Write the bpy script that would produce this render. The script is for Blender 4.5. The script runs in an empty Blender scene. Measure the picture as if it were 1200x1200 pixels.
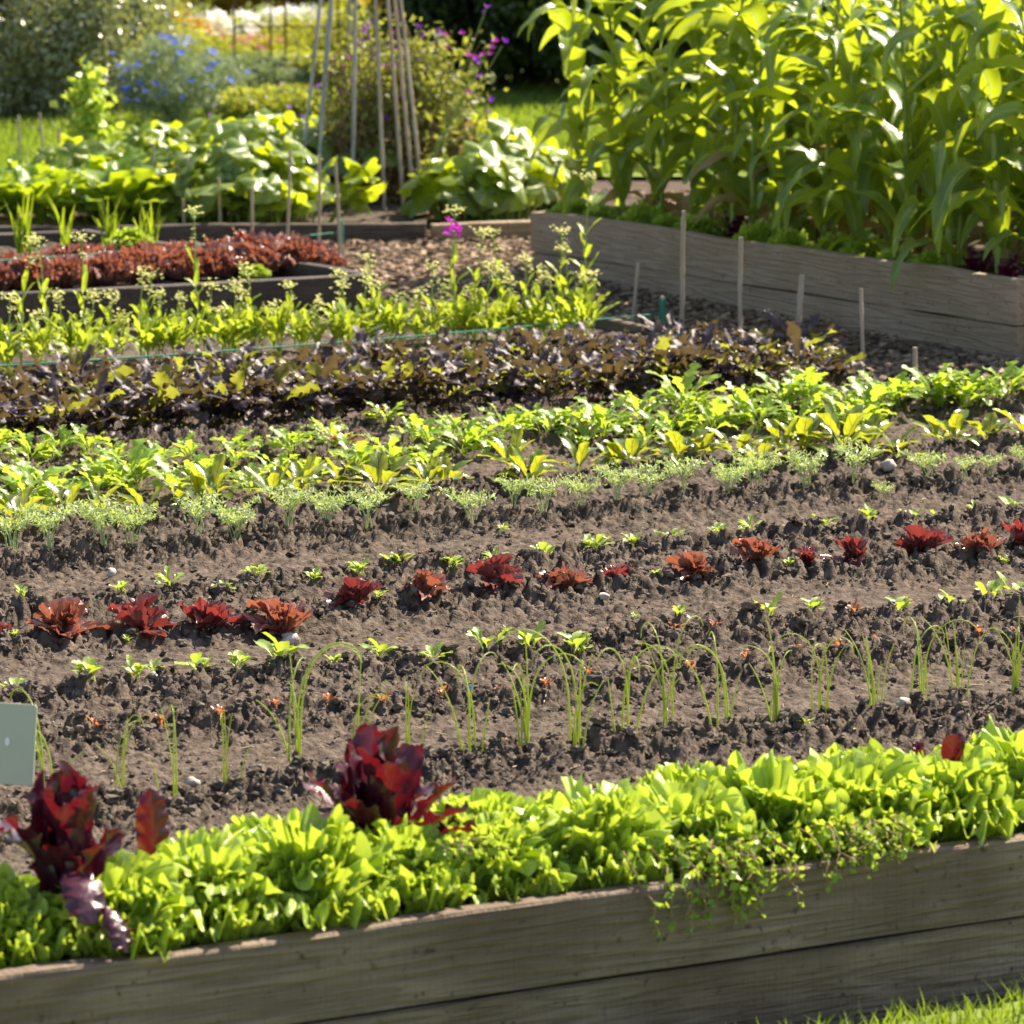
import bpy, math, random
import numpy as np
from mathutils import Vector, Matrix
R = math.radians
rs = np.random.RandomState(11)
random.seed(5)
sc = bpy.context.scene

# ---------------------------------------------------------------- camera
CH = 1.9
FPX = 5500.0
TH = math.atan(920 / FPX)
cam_d = bpy.data.cameras.new('camera'); cam = bpy.data.objects.new('camera', cam_d)
sc.collection.objects.link(cam); sc.camera = cam
cam.location = (0, 0, CH); cam.rotation_euler = (math.pi / 2 - TH, 0, 0)
cam_d.sensor_width = 36; cam_d.lens = FPX / 1200 * 36
cam_d.clip_start = 0.5; cam_d.clip_end = 3000
cam_d.dof.use_dof = True; cam_d.dof.focus_distance = 10.2; cam_d.dof.aperture_fstop = 9.0
# ---------------------------------------------------------------- light
SUN_AZ, SUN_EL = 44, 47          # azimuth clockwise from the view direction (+Y)
w = bpy.data.worlds.new('World'); sc.world = w; w.use_nodes = True
nt = w.node_tree; bg = nt.nodes['Background']
sky = nt.nodes.new('ShaderNodeTexSky'); sky.sky_type = 'NISHITA'; sky.sun_disc = False
sky.sun_elevation = R(SUN_EL); sky.sun_rotation = R(SUN_AZ)
nt.links.new(sky.outputs[0], bg.inputs[0]); bg.inputs[1].default_value = 0.09
sd = bpy.data.lights.new('sun', 'SUN'); sd.energy = 5.0; sd.angle = R(0.5); sd.color = (1, .93, .82)
so = bpy.data.objects.new('sun', sd); sc.collection.objects.link(so)
sv = Vector((math.sin(R(SUN_AZ)) * math.cos(R(SUN_EL)), math.cos(R(SUN_AZ)) * math.cos(R(SUN_EL)), math.sin(R(SUN_EL))))
so.rotation_euler = sv.to_track_quat('Z', 'Y').to_euler()
sc.view_settings.view_transform = 'Standard'; sc.view_settings.look = 'None'
sc.view_settings.exposure = 1.45; sc.view_settings.gamma = 1
sc.view_settings.use_white_balance = True; sc.view_settings.white_balance_temperature = 7400; sc.view_settings.white_balance_tint = 10

# ---------------------------------------------------------------- helpers
def G(px, py, z=0.0):
    """photo pixel -> point of the horizontal plane at height z"""
    dx = (px - 600) / FPX; dy = (600 - py) / FPX
    d = np.array([dx, math.cos(TH) + dy * math.sin(TH), -math.sin(TH) + dy * math.cos(TH)])
    return np.array([0, 0, CH]) + d * ((CH - z) / -d[2])
def at(px, Y, z=0.0):
    """point at distance Y that shows at column px"""
    k = Y * math.cos(TH) - (z - CH) * math.sin(TH)
    return np.array([(px - 600) / FPX * k, Y, z])
def zfor(py, Y):
    """height that shows at row py at distance Y"""
    t = (600 - py) / FPX
    return CH + Y * (t * math.cos(TH) - math.sin(TH)) / (math.cos(TH) + t * math.sin(TH))

COL = sc.collection
def tag(o, label=None, cat=None, group=None, kind=None):
    for k, v in (('label', label), ('category', cat), ('group', group), ('kind', kind)):
        if v: o[k] = v
    return o
class MB:
    def __init__(s): s.v = []; s.a = []; s.q = []; s.t = []; s.n = 0
    def add(s, V, Q=None, T=None, A=None):
        V = np.asarray(V, float).reshape(-1, 3)
        if A is None: A = np.zeros((len(V), 3))
        s.v.append(V); s.a.append(np.asarray(A, float).reshape(-1, 3))
        if Q is not None and len(Q): s.q.append(np.asarray(Q) + s.n)
        if T is not None and len(T): s.t.append(np.asarray(T) + s.n)
        s.n += len(V)
    def grid(s, P, A=None, closed=False):
        nu, nv = P.shape[:2]
        i = np.arange(nu - 1)[:, None]
        if closed:
            j = np.arange(nv)[None, :]; j2 = (j + 1) % nv
        else:
            j = np.arange(nv - 1)[None, :]; j2 = j + 1
        Q = np.stack([(i * nv + j), (i * nv + j2), ((i + 1) * nv + j2), ((i + 1) * nv + j)], -1).reshape(-1, 4)
        s.add(P, Q, None, A)
    def tube(s, pts, rad, k=6, rnd=0.5):
        pts = np.asarray(pts, float); n = len(pts)
        rad = np.full(n, rad) if np.isscalar(rad) else np.asarray(rad, float)
        t = np.gradient(pts, axis=0); t /= np.linalg.norm(t, axis=1)[:, None] + 1e-9
        ref = np.tile([0, 0, 1.0], (n, 1)); ref[np.abs(t[:, 2]) > .9] = [1, 0, 0]
        a = np.cross(t, ref); a /= np.linalg.norm(a, axis=1)[:, None] + 1e-9
        # keep frame steady
        for i in range(1, n):
            p = a[i - 1] - t[i] * np.dot(a[i - 1], t[i]); a[i] = p / (np.linalg.norm(p) + 1e-9)
        b = np.cross(t, a)
        th = np.linspace(0, 2 * np.pi, k, endpoint=False)
        P = pts[:, None] + rad[:, None, None] * (np.cos(th)[None, :, None] * a[:, None] + np.sin(th)[None, :, None] * b[:, None])
        A = np.zeros((n, k, 3)); A[..., 0] = np.linspace(0, 1, n)[:, None]; A[..., 1] = .5; A[..., 2] = rnd
        s.grid(P, A, True)
        base = s.n
        for e in (0, n - 1):   # caps
            s.add(np.vstack([P[e], pts[e][None]]), None, [[i, (i + 1) % k, k] if e else [(i + 1) % k, i, k] for i in range(k)],
                  np.tile([e and 1, .5, rnd], (k + 1, 1)))
    def box(s, c, sz, M=None, rnd=.5):
        V = np.array([[x, y, z] for x in (-.5, .5) for y in (-.5, .5) for z in (-.5, .5)]) * sz
        if M is not None: V = V @ np.asarray(M).T
        s.add(V + c, [[0, 1, 3, 2], [4, 6, 7, 5], [0, 4, 5, 1], [2, 3, 7, 6], [0, 2, 6, 4], [1, 5, 7, 3]], None, np.tile([0, 0, rnd], (8, 1)))
    def mesh(s, name, mat, smooth=True):
        me = bpy.data.meshes.new(name)
        V = np.vstack(s.v)
        Q = np.vstack(s.q) if s.q else np.zeros((0, 4), int)
        T = np.vstack(s.t) if s.t else np.zeros((0, 3), int)
        me.vertices.add(len(V)); me.vertices.foreach_set('co', V.ravel())
        nl = Q.size + T.size; nf = len(Q) + len(T)
        me.loops.add(nl); me.loops.foreach_set('vertex_index', np.concatenate([Q.ravel(), T.ravel()]).astype(np.int32))
        me.polygons.add(nf)
        st = np.concatenate([np.arange(len(Q)) * 4, Q.size + np.arange(len(T)) * 3]).astype(np.int32)
        me.polygons.foreach_set('loop_start', st)
        me.polygons.foreach_set('use_smooth', np.full(nf, smooth))
        me.update(calc_edges=True); me.validate()
        at_ = me.attributes.new('luv', 'FLOAT_VECTOR', 'POINT'); at_.data.foreach_set('vector', np.vstack(s.a).ravel())
        me.materials.append(mat)
        return me
def obj(name, me, parent=None, loc=(0, 0, 0), rz=0, scale=1):
    o = bpy.data.objects.new(name, me); COL.objects.link(o)
    if parent: o.parent = parent
    o.location = loc; o.rotation_euler = (0, 0, rz) if np.isscalar(rz) else rz
    o.scale = (scale,) * 3 if np.isscalar(scale) else scale
    return o
def place(name, parts, loc, rz=0, scale=1, label=None, cat=None, group=None):
    """a thing: one mesh, or an Empty with one child per part (meshes shared between copies)"""
    if isinstance(parts, bpy.types.Mesh):
        o = obj(name, parts, None, loc, rz, scale)
    else:
        o = obj(name, None, None, loc, rz, scale)
        for pn, me in parts: obj(pn, me, o)
    return tag(o, label, cat, group)
ORD = 'first second third fourth fifth sixth seventh eighth ninth tenth eleventh twelfth thirteenth fourteenth fifteenth sixteenth seventeenth eighteenth nineteenth twentieth'.split()
def ordn(i, n):
    if i == 0: return 'leftmost'
    if i == n - 1: return 'rightmost'
    if i < n // 2 + 1: return (ORD[i] if i < 20 else 'twenty-' + ORD[i - 20]) + ' from left'
    k = n - 1 - i
    return (ORD[k] if k < 20 else 'twenty-' + ORD[k - 20]) + ' from right'

# ---------------------------------------------------------------- materials
def N(nt, t, **kw):
    n = nt.nodes.new(t)
    for k, v in kw.items(): setattr(n, k, v)
    return n
def mixc(nt, fac, a, b, mode='MIX'):
    m = N(nt, 'ShaderNodeMix', data_type='RGBA', blend_type=mode)
    for sck, val in ((0, fac), (6, a), (7, b)):
        if isinstance(val, bpy.types.NodeSocket): nt.links.new(val, m.inputs[sck])
        elif sck == 0: m.inputs[0].default_value = val
        else: m.inputs[sck].default_value = (*val, 1)
    return m.outputs[2]
def math_(nt, op, a, b=0.0, c=None, clamp=False):
    m = N(nt, 'ShaderNodeMath', operation=op, use_clamp=clamp)
    for i, v in enumerate((a, b, c)):
        if v is None: continue
        if isinstance(v, bpy.types.NodeSocket): nt.links.new(v, m.inputs[i])
        else: m.inputs[i].default_value = v
    return m.outputs[0]
def ramp(nt, f, p0, p1, c0=(0, 0, 0), c1=(1, 1, 1)):
    r = N(nt, 'ShaderNodeValToRGB'); e = r.color_ramp.elements
    e[0].position = p0; e[1].position = p1; e[0].color = (*c0, 1); e[1].color = (*c1, 1)
    nt.links.new(f, r.inputs[0]); return r.outputs[0]
def noise(nt, vec, scale, detail=3, rough=.55):
    n = N(nt, 'ShaderNodeTexNoise'); n.inputs['Scale'].default_value = scale
    n.inputs['Detail'].default_value = detail; n.inputs['Roughness'].default_value = rough
    if vec is not None: nt.links.new(vec, n.inputs['Vector'])
    return n.outputs['Fac']
def newmat(name):
    m = bpy.data.materials.new(name); m.use_nodes = True
    nt = m.node_tree; nt.nodes.clear()
    out = N(nt, 'ShaderNodeOutputMaterial'); return m, nt, out
def leafmat(name, c1, c2, tr, vein=None, trans=.45, rough=.42, spec=.45, edge=None, nscale=30, veinw=.07, lat=0, back=None, coat=0):
    """two-sided leaf: reflecting surface + light coming through"""
    m, nt, out = newmat(name)
    a = N(nt, 'ShaderNodeAttribute', attribute_name='luv')
    sp = N(nt, 'ShaderNodeSeparateXYZ'); nt.links.new(a.outputs['Vector'], sp.inputs[0])
    tc = N(nt, 'ShaderNodeTexCoord'); oi = N(nt, 'ShaderNodeObjectInfo')
    nz = noise(nt, tc.outputs['Object'], nscale, 3)
    f = math_(nt, 'ADD', math_(nt, 'MULTIPLY', sp.outputs[2], .75), math_(nt, 'MULTIPLY', math_(nt, 'SUBTRACT', nz, .38), 1.1))
    f = math_(nt, 'ADD', f, math_(nt, 'MULTIPLY', math_(nt, 'SUBTRACT', oi.outputs['Random'], .5), .3), clamp=True)
    col = mixc(nt, f, c1, c2)
    tcol = mixc(nt, f, tr, tuple(x * .8 for x in tr))
    av = math_(nt, 'ABSOLUTE', sp.outputs[1])
    if edge:
        ef = ramp(nt, math_(nt, 'ADD', av, math_(nt, 'MULTIPLY', sp.outputs[0], .5)), .6, 1.15)
        col = mixc(nt, ef, col, edge)
    if vein:
        vm = math_(nt, 'SUBTRACT', 1.0, ramp(nt, av, veinw * .5, veinw * 1.4))
        if lat:
            s_ = math_(nt, 'SINE', math_(nt, 'MULTIPLY', math_(nt, 'SUBTRACT', sp.outputs[0], math_(nt, 'MULTIPLY', av, .25)), lat))
            lm = math_(nt, 'MULTIPLY', ramp(nt, s_, .86, 1.0), .6)
            vm = math_(nt, 'MAXIMUM', vm, lm)
        vm = math_(nt, 'MULTIPLY', vm, .85)
        col = mixc(nt, vm, col, vein); tcol = mixc(nt, vm, tcol, vein)
    if back:
        g = N(nt, 'ShaderNodeNewGeometry'); col = mixc(nt, g.outputs['Backfacing'], col, back)
    p = N(nt, 'ShaderNodeBsdfPrincipled'); nt.links.new(col, p.inputs['Base Color'])
    p.inputs['Roughness'].default_value = rough; p.inputs['Specular IOR Level'].default_value = spec
    p.inputs['Coat Weight'].default_value = coat; p.inputs['Coat Roughness'].default_value = .25
    bp = N(nt, 'ShaderNodeBump'); bp.inputs['Strength'].default_value = .35; bp.inputs['Distance'].default_value = .004
    nt.links.new(noise(nt, tc.outputs['Object'], 140, 2), bp.inputs['Height']); nt.links.new(bp.outputs[0], p.inputs['Normal'])
    t = N(nt, 'ShaderNodeBsdfTranslucent'); nt.links.new(tcol, t.inputs[0])
    mx = N(nt, 'ShaderNodeMixShader'); mx.inputs[0].default_value = trans
    nt.links.new(p.outputs[0], mx.inputs[1]); nt.links.new(t.outputs[0], mx.inputs[2]); nt.links.new(mx.outputs[0], out.inputs[0])
    return m
def plain(name, c1, c2, rough=.8, nscale=20, bump=.2, bdist=.004, spec=.3, stretch=None, useattr=False):
    m, nt, out = newmat(name)
    tc = N(nt, 'ShaderNodeTexCoord'); vec = tc.outputs['Object']
    if stretch:
        mp = N(nt, 'ShaderNodeMapping'); mp.inputs['Scale'].default_value = stretch
        nt.links.new(vec, mp.inputs[0]); vec = mp.outputs[0]
    f = ramp(nt, noise(nt, vec, nscale, 5), .3, .7)
    if useattr:
        a = N(nt, 'ShaderNodeAttribute', attribute_name='luv'); sp = N(nt, 'ShaderNodeSeparateXYZ')
        nt.links.new(a.outputs['Vector'], sp.inputs[0])
        f = math_(nt, 'ADD', math_(nt, 'MULTIPLY', f, .35), math_(nt, 'MULTIPLY', sp.outputs[2], .8), clamp=True)
    col = mixc(nt, f, c1, c2)
    p = N(nt, 'ShaderNodeBsdfPrincipled'); nt.links.new(col, p.inputs['Base Color'])
    p.inputs['Roughness'].default_value = rough; p.inputs['Specular IOR Level'].default_value = spec
    if bump:
        bp = N(nt, 'ShaderNodeBump'); bp.inputs['Strength'].default_value = bump; bp.inputs['Distance'].default_value = bdist
        nt.links.new(noise(nt, vec, nscale * 3, 5), bp.inputs['Height']); nt.links.new(bp.outputs[0], p.inputs['Normal'])
    nt.links.new(p.outputs[0], out.inputs[0])
    return m
def woodmat(name, c1, c2, c3):
    """weathered plank, grain along local x, sawn face, knots and stains"""
    m, nt, out = newmat(name)
    tc = N(nt, 'ShaderNodeTexCoord'); oi = N(nt, 'ShaderNodeObjectInfo')
    off = N(nt, 'ShaderNodeVectorMath', operation='MULTIPLY_ADD')
    cmb = N(nt, 'ShaderNodeCombineXYZ'); nt.links.new(oi.outputs['Random'], cmb.inputs[0]); nt.links.new(oi.outputs['Random'], cmb.inputs[2])
    nt.links.new(cmb.outputs[0], off.inputs[0]); off.inputs[1].default_value = (37, 0, 19); nt.links.new(tc.outputs['Object'], off.inputs[2])
    # knots bend the grain
    mpk = N(nt, 'ShaderNodeMapping'); mpk.inputs['Scale'].default_value = (1.6, 1, 6); nt.links.new(off.outputs[0], mpk.inputs[0])
    vo = N(nt, 'ShaderNodeTexVoronoi'); vo.inputs['Scale'].default_value = 1.0; nt.links.new(mpk.outputs[0], vo.inputs[0])
    kd = vo.outputs['Distance']
    mp = N(nt, 'ShaderNodeMapping'); mp.inputs['Scale'].default_value = (1.3, 14, 26); nt.links.new(off.outputs[0], mp.inputs[0])
    wn = noise(nt, mp.outputs[0], 1.0, 3)
    gr = math_(nt, 'ADD', math_(nt, 'MULTIPLY', wn, 5.0), math_(nt, 'MULTIPLY', math_(nt, 'SUBTRACT', 1, kd), 3.2))
    rings = math_(nt, 'MULTIPLY_ADD', math_(nt, 'SINE', math_(nt, 'MULTIPLY', gr, 7.0)), .5, .5)
    mp2 = N(nt, 'ShaderNodeMapping'); mp2.inputs['Scale'].default_value = (6, 90, 160); nt.links.new(off.outputs[0], mp2.inputs[0])
    fine = noise(nt, mp2.outputs[0], 1.0, 4)
    st = ramp(nt, noise(nt, off.outputs[0], 3.0, 4), .35, .68)
    f = math_(nt, 'ADD', math_(nt, 'MULTIPLY', rings, .35), math_(nt, 'MULTIPLY', fine, .75), clamp=True)
    col = mixc(nt, f, c1, c2); col = mixc(nt, st, col, c3)
    knot = math_(nt, 'SUBTRACT', 1, ramp(nt, kd, .03, .11))
    col = mixc(nt, math_(nt, 'MULTIPLY', knot, .8), col, tuple(x * .35 for x in c1))
    col = mixc(nt, ramp(nt, noise(nt, off.outputs[0], 55, 3), .62, .75), col, tuple(x * .55 for x in c1))
    p = N(nt, 'ShaderNodeBsdfPrincipled'); nt.links.new(col, p.inputs['Base Color']); p.inputs['Roughness'].default_value = .75
    p.inputs['Specular IOR Level'].default_value = .25
    mps = N(nt, 'ShaderNodeMapping'); mps.inputs['Scale'].default_value = (160, 20, 9); nt.links.new(off.outputs[0], mps.inputs[0])
    saw = noise(nt, mps.outputs[0], 1.0, 2)
    hh = math_(nt, 'ADD', math_(nt, 'ADD', f, math_(nt, 'MULTIPLY', saw, .5)), math_(nt, 'MULTIPLY', noise(nt, off.outputs[0], 25, 4), .8))
    bp = N(nt, 'ShaderNodeBump'); bp.inputs['Strength'].default_value = 1; bp.inputs['Distance'].default_value = .007
    nt.links.new(hh, bp.inputs['Height']); nt.links.new(bp.outputs[0], p.inputs['Normal'])
    nt.links.new(p.outputs[0], out.inputs[0])
    return m

M = {}
M['soil'] = plain('soil', (.036, .028, .023), (.155, .122, .10), rough=1, nscale=38, bump=1, bdist=.008, spec=.1)
M['clod'] = plain('clod', (.052, .041, .034), (.175, .142, .118), rough=1, nscale=60, bump=.8, bdist=.004, spec=.1, useattr=True)
M['debris'] = plain('dry_debris', (.16, .11, .07), (.50, .40, .28), rough=.9, nscale=80, bump=0, useattr=True)
M['stone'] = plain('stone', (.30, .27, .24), (.48, .45, .42), rough=.8, nscale=40, bump=.4)
M['chips'] = plain('wood_chips', (.06, .040, .028), (.40, .28, .19), rough=.85, nscale=60, bump=.5, useattr=True)
M['mulch'] = plain('mulch', (.06, .04, .03), (.14, .095, .07), rough=1, nscale=30, bump=1, bdist=.02)
M['wood'] = woodmat('weathered_wood', (.080, .057, .044), (.31, .235, .185), (.115, .08, .058))
M['wood_light'] = woodmat('grey_wood', (.20, .148, .105), (.45, .345, .25), (.28, .205, .13))
M['wood_dark'] = woodmat('dark_wood', (.04, .034, .03), (.13, .105, .085), (.055, .047, .042))
M['cane'] = plain('bamboo_cane', (.26, .20, .14), (.50, .43, .35), rough=.5, nscale=8, bump=.2, stretch=(1, 1, .3))
M['cane_grey'] = plain('grey_cane', (.22, .21, .21), (.42, .41, .40), rough=.45, nscale=8, bump=.2)
M['twine'] = plain('green_twine', (.0, .17, .12), (.02, .30, .22), rough=.7, nscale=200, bump=.4)
M['rust'] = plain('rusty_iron', (.09, .04, .025), (.20, .10, .06), rough=.8, nscale=40)
M['sign'] = plain('grey_green_paint', (.40, .43, .33), (.46, .49, .38), rough=.35, nscale=3, bump=.05, spec=.5)
M['sign_mark'] = plain('white_mark', (.75, .77, .75), (.8, .8, .8), rough=.5)
M['post'] = plain('grey_post', (.2, .22, .2), (.3, .32, .3), rough=.5)
M['blue'] = plain('blue_plastic', (.01, .07, .35), (.02, .1, .45), rough=.3)
M['lawn'] = plain('lawn_ground', (.09, .13, .02), (.16, .22, .035), rough=.9, nscale=4, bump=.5)
M['grass'] = leafmat('grass_blades', (.10, .17, .02), (.20, .27, .04), (.30, .42, .03), trans=.45, rough=.5, nscale=3)
M['earth'] = plain('earth', (.06, .05, .035), (.12, .10, .06), rough=1, nscale=2)
M['lettuce'] = leafmat('lettuce_leaf', (.22, .36, .035), (.47, .60, .12), (.60, .74, .07), vein=(.45, .6, .2), trans=.40, rough=.38, spec=.5, veinw=.02)
M['redl'] = leafmat('red_lettuce_leaf', (.13, .025, .035), (.24, .06, .055), (.42, .06, .05), vein=(.38, .08, .07), trans=.27, rough=.30, spec=.9, veinw=.05, coat=.6, back=(.22, .07, .06))
M['bronze'] = leafmat('bronze_red_lettuce_leaf', (.18, .045, .040), (.32, .14, .09), (.50, .15, .08), vein=(.5, .16, .11), trans=.27, rough=.30, spec=.9, veinw=.05, coat=.6, back=(.32, .13, .10))
M['muted'] = leafmat('muted_red_lettuce_leaf', (.16, .045, .05), (.36, .20, .17), (.50, .16, .08), trans=.3, rough=.33, spec=.8, nscale=18, coat=.4)
M['darkred'] = leafmat('dark_red_leaf', (.030, .006, .022), (.065, .010, .026), (.22, .008, .012), vein=(.16, .02, .035), trans=.23, rough=.30, spec=.6, veinw=.035, lat=34, coat=.12, back=(.07, .02, .04))
M['purple'] = leafmat('purple_mizuna_leaf', (.035, .018, .045), (.085, .065, .075), (.20, .14, .045), vein=(.12, .10, .06), trans=.24, rough=.5, spec=.35, coat=.0)
M['olive'] = leafmat('olive_mizuna_leaf', (.10, .11, .02), (.18, .12, .02), (.36, .38, .04), vein=(.25, .25, .08), trans=.5, rough=.35)
M['mizuna'] = leafmat('mizuna_leaf', (.12, .25, .03), (.30, .43, .06), (.52, .68, .05), vein=(.35, .5, .15), trans=.48, rough=.35, spec=.5)
M['brass'] = leafmat('flowering_brassica_leaf', (.14, .24, .025), (.28, .36, .04), (.48, .58, .04), vein=(.35, .45, .15), trans=.48, rough=.4)
M['silver'] = leafmat('silver_fern_leaf', (.30, .40, .20), (.50, .58, .36), (.55, .68, .16), trans=.4, rough=.4)
M['beet'] = leafmat('beet_leaf', (.08, .17, .025), (.16, .25, .04), (.48, .54, .03), vein=(.20, .02, .02), trans=.42, rough=.28, spec=.6, veinw=.06, lat=26, coat=.3)
M['beetstem'] = plain('beet_stem', (.22, .02, .03), (.32, .05, .05), rough=.4)
M['seed'] = leafmat('seedling_leaf', (.18, .30, .06), (.38, .48, .14), (.50, .62, .05), vein=(.4, .5, .2), trans=.42, rough=.4)
M['tinyred'] = leafmat('tiny_red_leaf', (.22, .06, .07), (.30, .14, .06), (.7, .25, .08), trans=.4, rough=.35)
M['onion'] = leafmat('onion_leaf', (.30, .40, .07), (.44, .54, .12), (.75, .85, .12), trans=.38, rough=.35)
M['corn'] = leafmat('maize_leaf', (.06, .14, .03), (.16, .25, .05), (.56, .68, .03), vein=(.34, .46, .16), trans=.42, rough=.34, spec=.6, veinw=.08)
M['stalk'] = leafmat('maize_stalk', (.20, .28, .05), (.28, .36, .07), (.4, .5, .06), trans=.15, rough=.4)
M['tassel'] = plain('tassel', (.38, .28, .14), (.55, .42, .24), rough=.8)
M['dry'] = leafmat('dry_leaf', (.30, .20, .10), (.45, .34, .18), (.6, .4, .15), trans=.35, rough=.7)
M['pump'] = leafmat('squash_leaf', (.11, .19, .035), (.21, .30, .06), (.62, .72, .03), trans=.46, rough=.38, spec=.6, nscale=14, coat=.3)
M['chard'] = leafmat('chard_leaf', (.09, .19, .02), (.18, .30, .03), (.46, .60, .02), vein=(.4, .4, .1), trans=.45, rough=.33, spec=.6)
M['stem'] = plain('green_stem', (.16, .24, .05), (.26, .36, .08), rough=.5)
M['brownstem'] = plain('brown_stem', (.16, .10, .05), (.32, .22, .12), rough=.8)
M['bark'] = plain('bark', (.06, .045, .035), (.13, .10, .08), rough=.9)
M['pea'] = leafmat('sweet_pea_leaf', (.12, .17, .04), (.26, .28, .09), (.45, .48, .06), trans=.4, rough=.5)
M['peadry'] = leafmat('withered_pea_leaf', (.20, .12, .06), (.36, .25, .13), (.5, .32, .12), trans=.35, rough=.7)
M['shrubgrey'] = leafmat('grey_shrub_leaf', (.14, .18, .08), (.38, .40, .27), (.42, .46, .10), trans=.32, rough=.28, spec=.8, coat=.5)
M['shrubdark'] = leafmat('dark_shrub_leaf', (.018, .040, .015), (.05, .085, .02), (.15, .24, .02), trans=.3, rough=.35, spec=.5)
M['peren'] = leafmat('perennial_leaf', (.16, .22, .03), (.32, .36, .06), (.60, .62, .05), trans=.4, rough=.45)
M['grey'] = leafmat('grey_green_leaf', (.14, .20, .12), (.24, .31, .19), (.30, .40, .14), trans=.35, rough=.5)
M['autumn'] = leafmat('autumn_leaf', (.26, .17, .02), (.42, .26, .02), (.7, .45, .02), trans=.4, rough=.5)
def petal(name, c, tr=None): return leafmat(name, c, tuple(min(1, x * 1.15) for x in c), tr or c, trans=.35, rough=.6, spec=.2)
M['pblue'] = petal('blue_petal', (.08, .13, .75)); M['pwhite'] = petal('white_petal', (.82, .82, .80))
M['ppurple'] = petal('purple_petal', (.28, .05, .55)); M['pmag'] = petal('magenta_petal', (.55, .04, .50))
M['pyellow'] = petal('pale_yellow_petal', (.80, .78, .30)); M['porange'] = petal('orange_petal', (.85, .38, .02))
M['pred'] = petal('red_petal', (.75, .06, .02)); M['ppink'] = petal('pink_petal', (.62, .20, .24))

# ---------------------------------------------------------------- leaf shapes
def w_obov(u, a=.8, b=.32, pet=.10):
    v = np.clip(u, 1e-4, 1) ** a * np.clip(1 - u, 1e-4, 1) ** b
    um = a / (a + b); v = v / (um ** a * (1 - um) ** b)
    return np.maximum(v, pet * (1 - u) + .01)
def w_pet(u, p=.35, a=.7, b=.6, pet=.08):
    uu = np.clip((u - p) / (1 - p), 0, 1)
    return np.maximum(w_obov(uu, a, b, 0) * (u > p), pet * (u < .97) + .01)
def w_lobed(u, k=6, p=.25, pet=.07, ph=0, depth=.6):
    e = w_pet(u, p, .9, .38, pet)
    saw = np.abs(((u * k + ph) % 1.0) - .35) / .65
    return np.maximum(e * (1 - depth * np.clip(saw, 0, 1)), pet)
def leaf(mb, L, W, e0, e1, az, outline, nu=16, nv=7, cup=.2, ruf=0, rf=20, base=(0, 0, 0), twist=0, pw=1.2, bend=0, tooth=0, side=0, roll=0, rnd=None):
    u = np.linspace(0, 1, nu); u = 1 - (1 - u) ** 1.5; el = e0 + (e1 - e0) * u ** pw
    a_ = bend * u ** 1.5
    d = (L * np.diff(u))[:, None]
    tx = np.cos(el) * np.cos(a_); ty = np.cos(el) * np.sin(a_); tz = np.sin(el)
    T = np.stack([tx, ty, tz], 1)
    mid = np.vstack([[0, 0, 0], np.cumsum((T[1:] + T[:-1]) * .5 * d, 0)])
    S = np.stack([-np.sin(a_), np.cos(a_), np.zeros(nu)], 1); Nn = np.cross(T, S)
    tw = roll + twist * u
    S2 = S * np.cos(tw)[:, None] + Nn * np.sin(tw)[:, None]; N2 = np.cross(T, S2)
    v = np.linspace(-1, 1, nv); V, U = np.meshgrid(v, u)
    w_ = W * .5 * outline(u)[:, None]
    ph = rs.rand(6) * 6.28; av = np.abs(V); sg = np.where(V < 0, 1.0, -1.0)
    if tooth: w_ = w_ * (1 + tooth * av * np.sin(U * rf * 2.3 + sg * 2 + ph[5]))
    D = w_ * V
    rr = ruf * av ** 1.7 * np.minimum(1, w_ / (W * .5) * 1.3)
    z = cup * np.abs(D) * av + rr * (np.sin(U * rf + ph[0] + sg * ph[1]) + .55 * np.sin(U * rf * 2.13 + ph[2] * sg) * av)
    lt = rr * .7 * np.cos(U * rf + ph[0] + sg * ph[1]) + rr * .35 * np.cos(U * rf * 2.9 + ph[3])
    P = mid[:, None] + S2[:, None] * (D * (1 - .15 * av * abs(cup)))[..., None] + N2[:, None] * z[..., None] + T[:, None] * lt[..., None]
    c, s = math.cos(az), math.sin(az)
    X = P[..., 0] * c - P[..., 1] * s; Y = P[..., 0] * s + P[..., 1] * c
    P = np.stack([X, Y, P[..., 2]], -1) + np.asarray(base)
    A = np.stack([U, V, np.full_like(U, rs.rand() if rnd is None else rnd)], -1)
    mb.grid(P, A)
    return np.array([mid[-1][0] * c - mid[-1][1] * s, mid[-1][0] * s + mid[-1][1] * c, mid[-1][2]]) + np.asarray(base)
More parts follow.
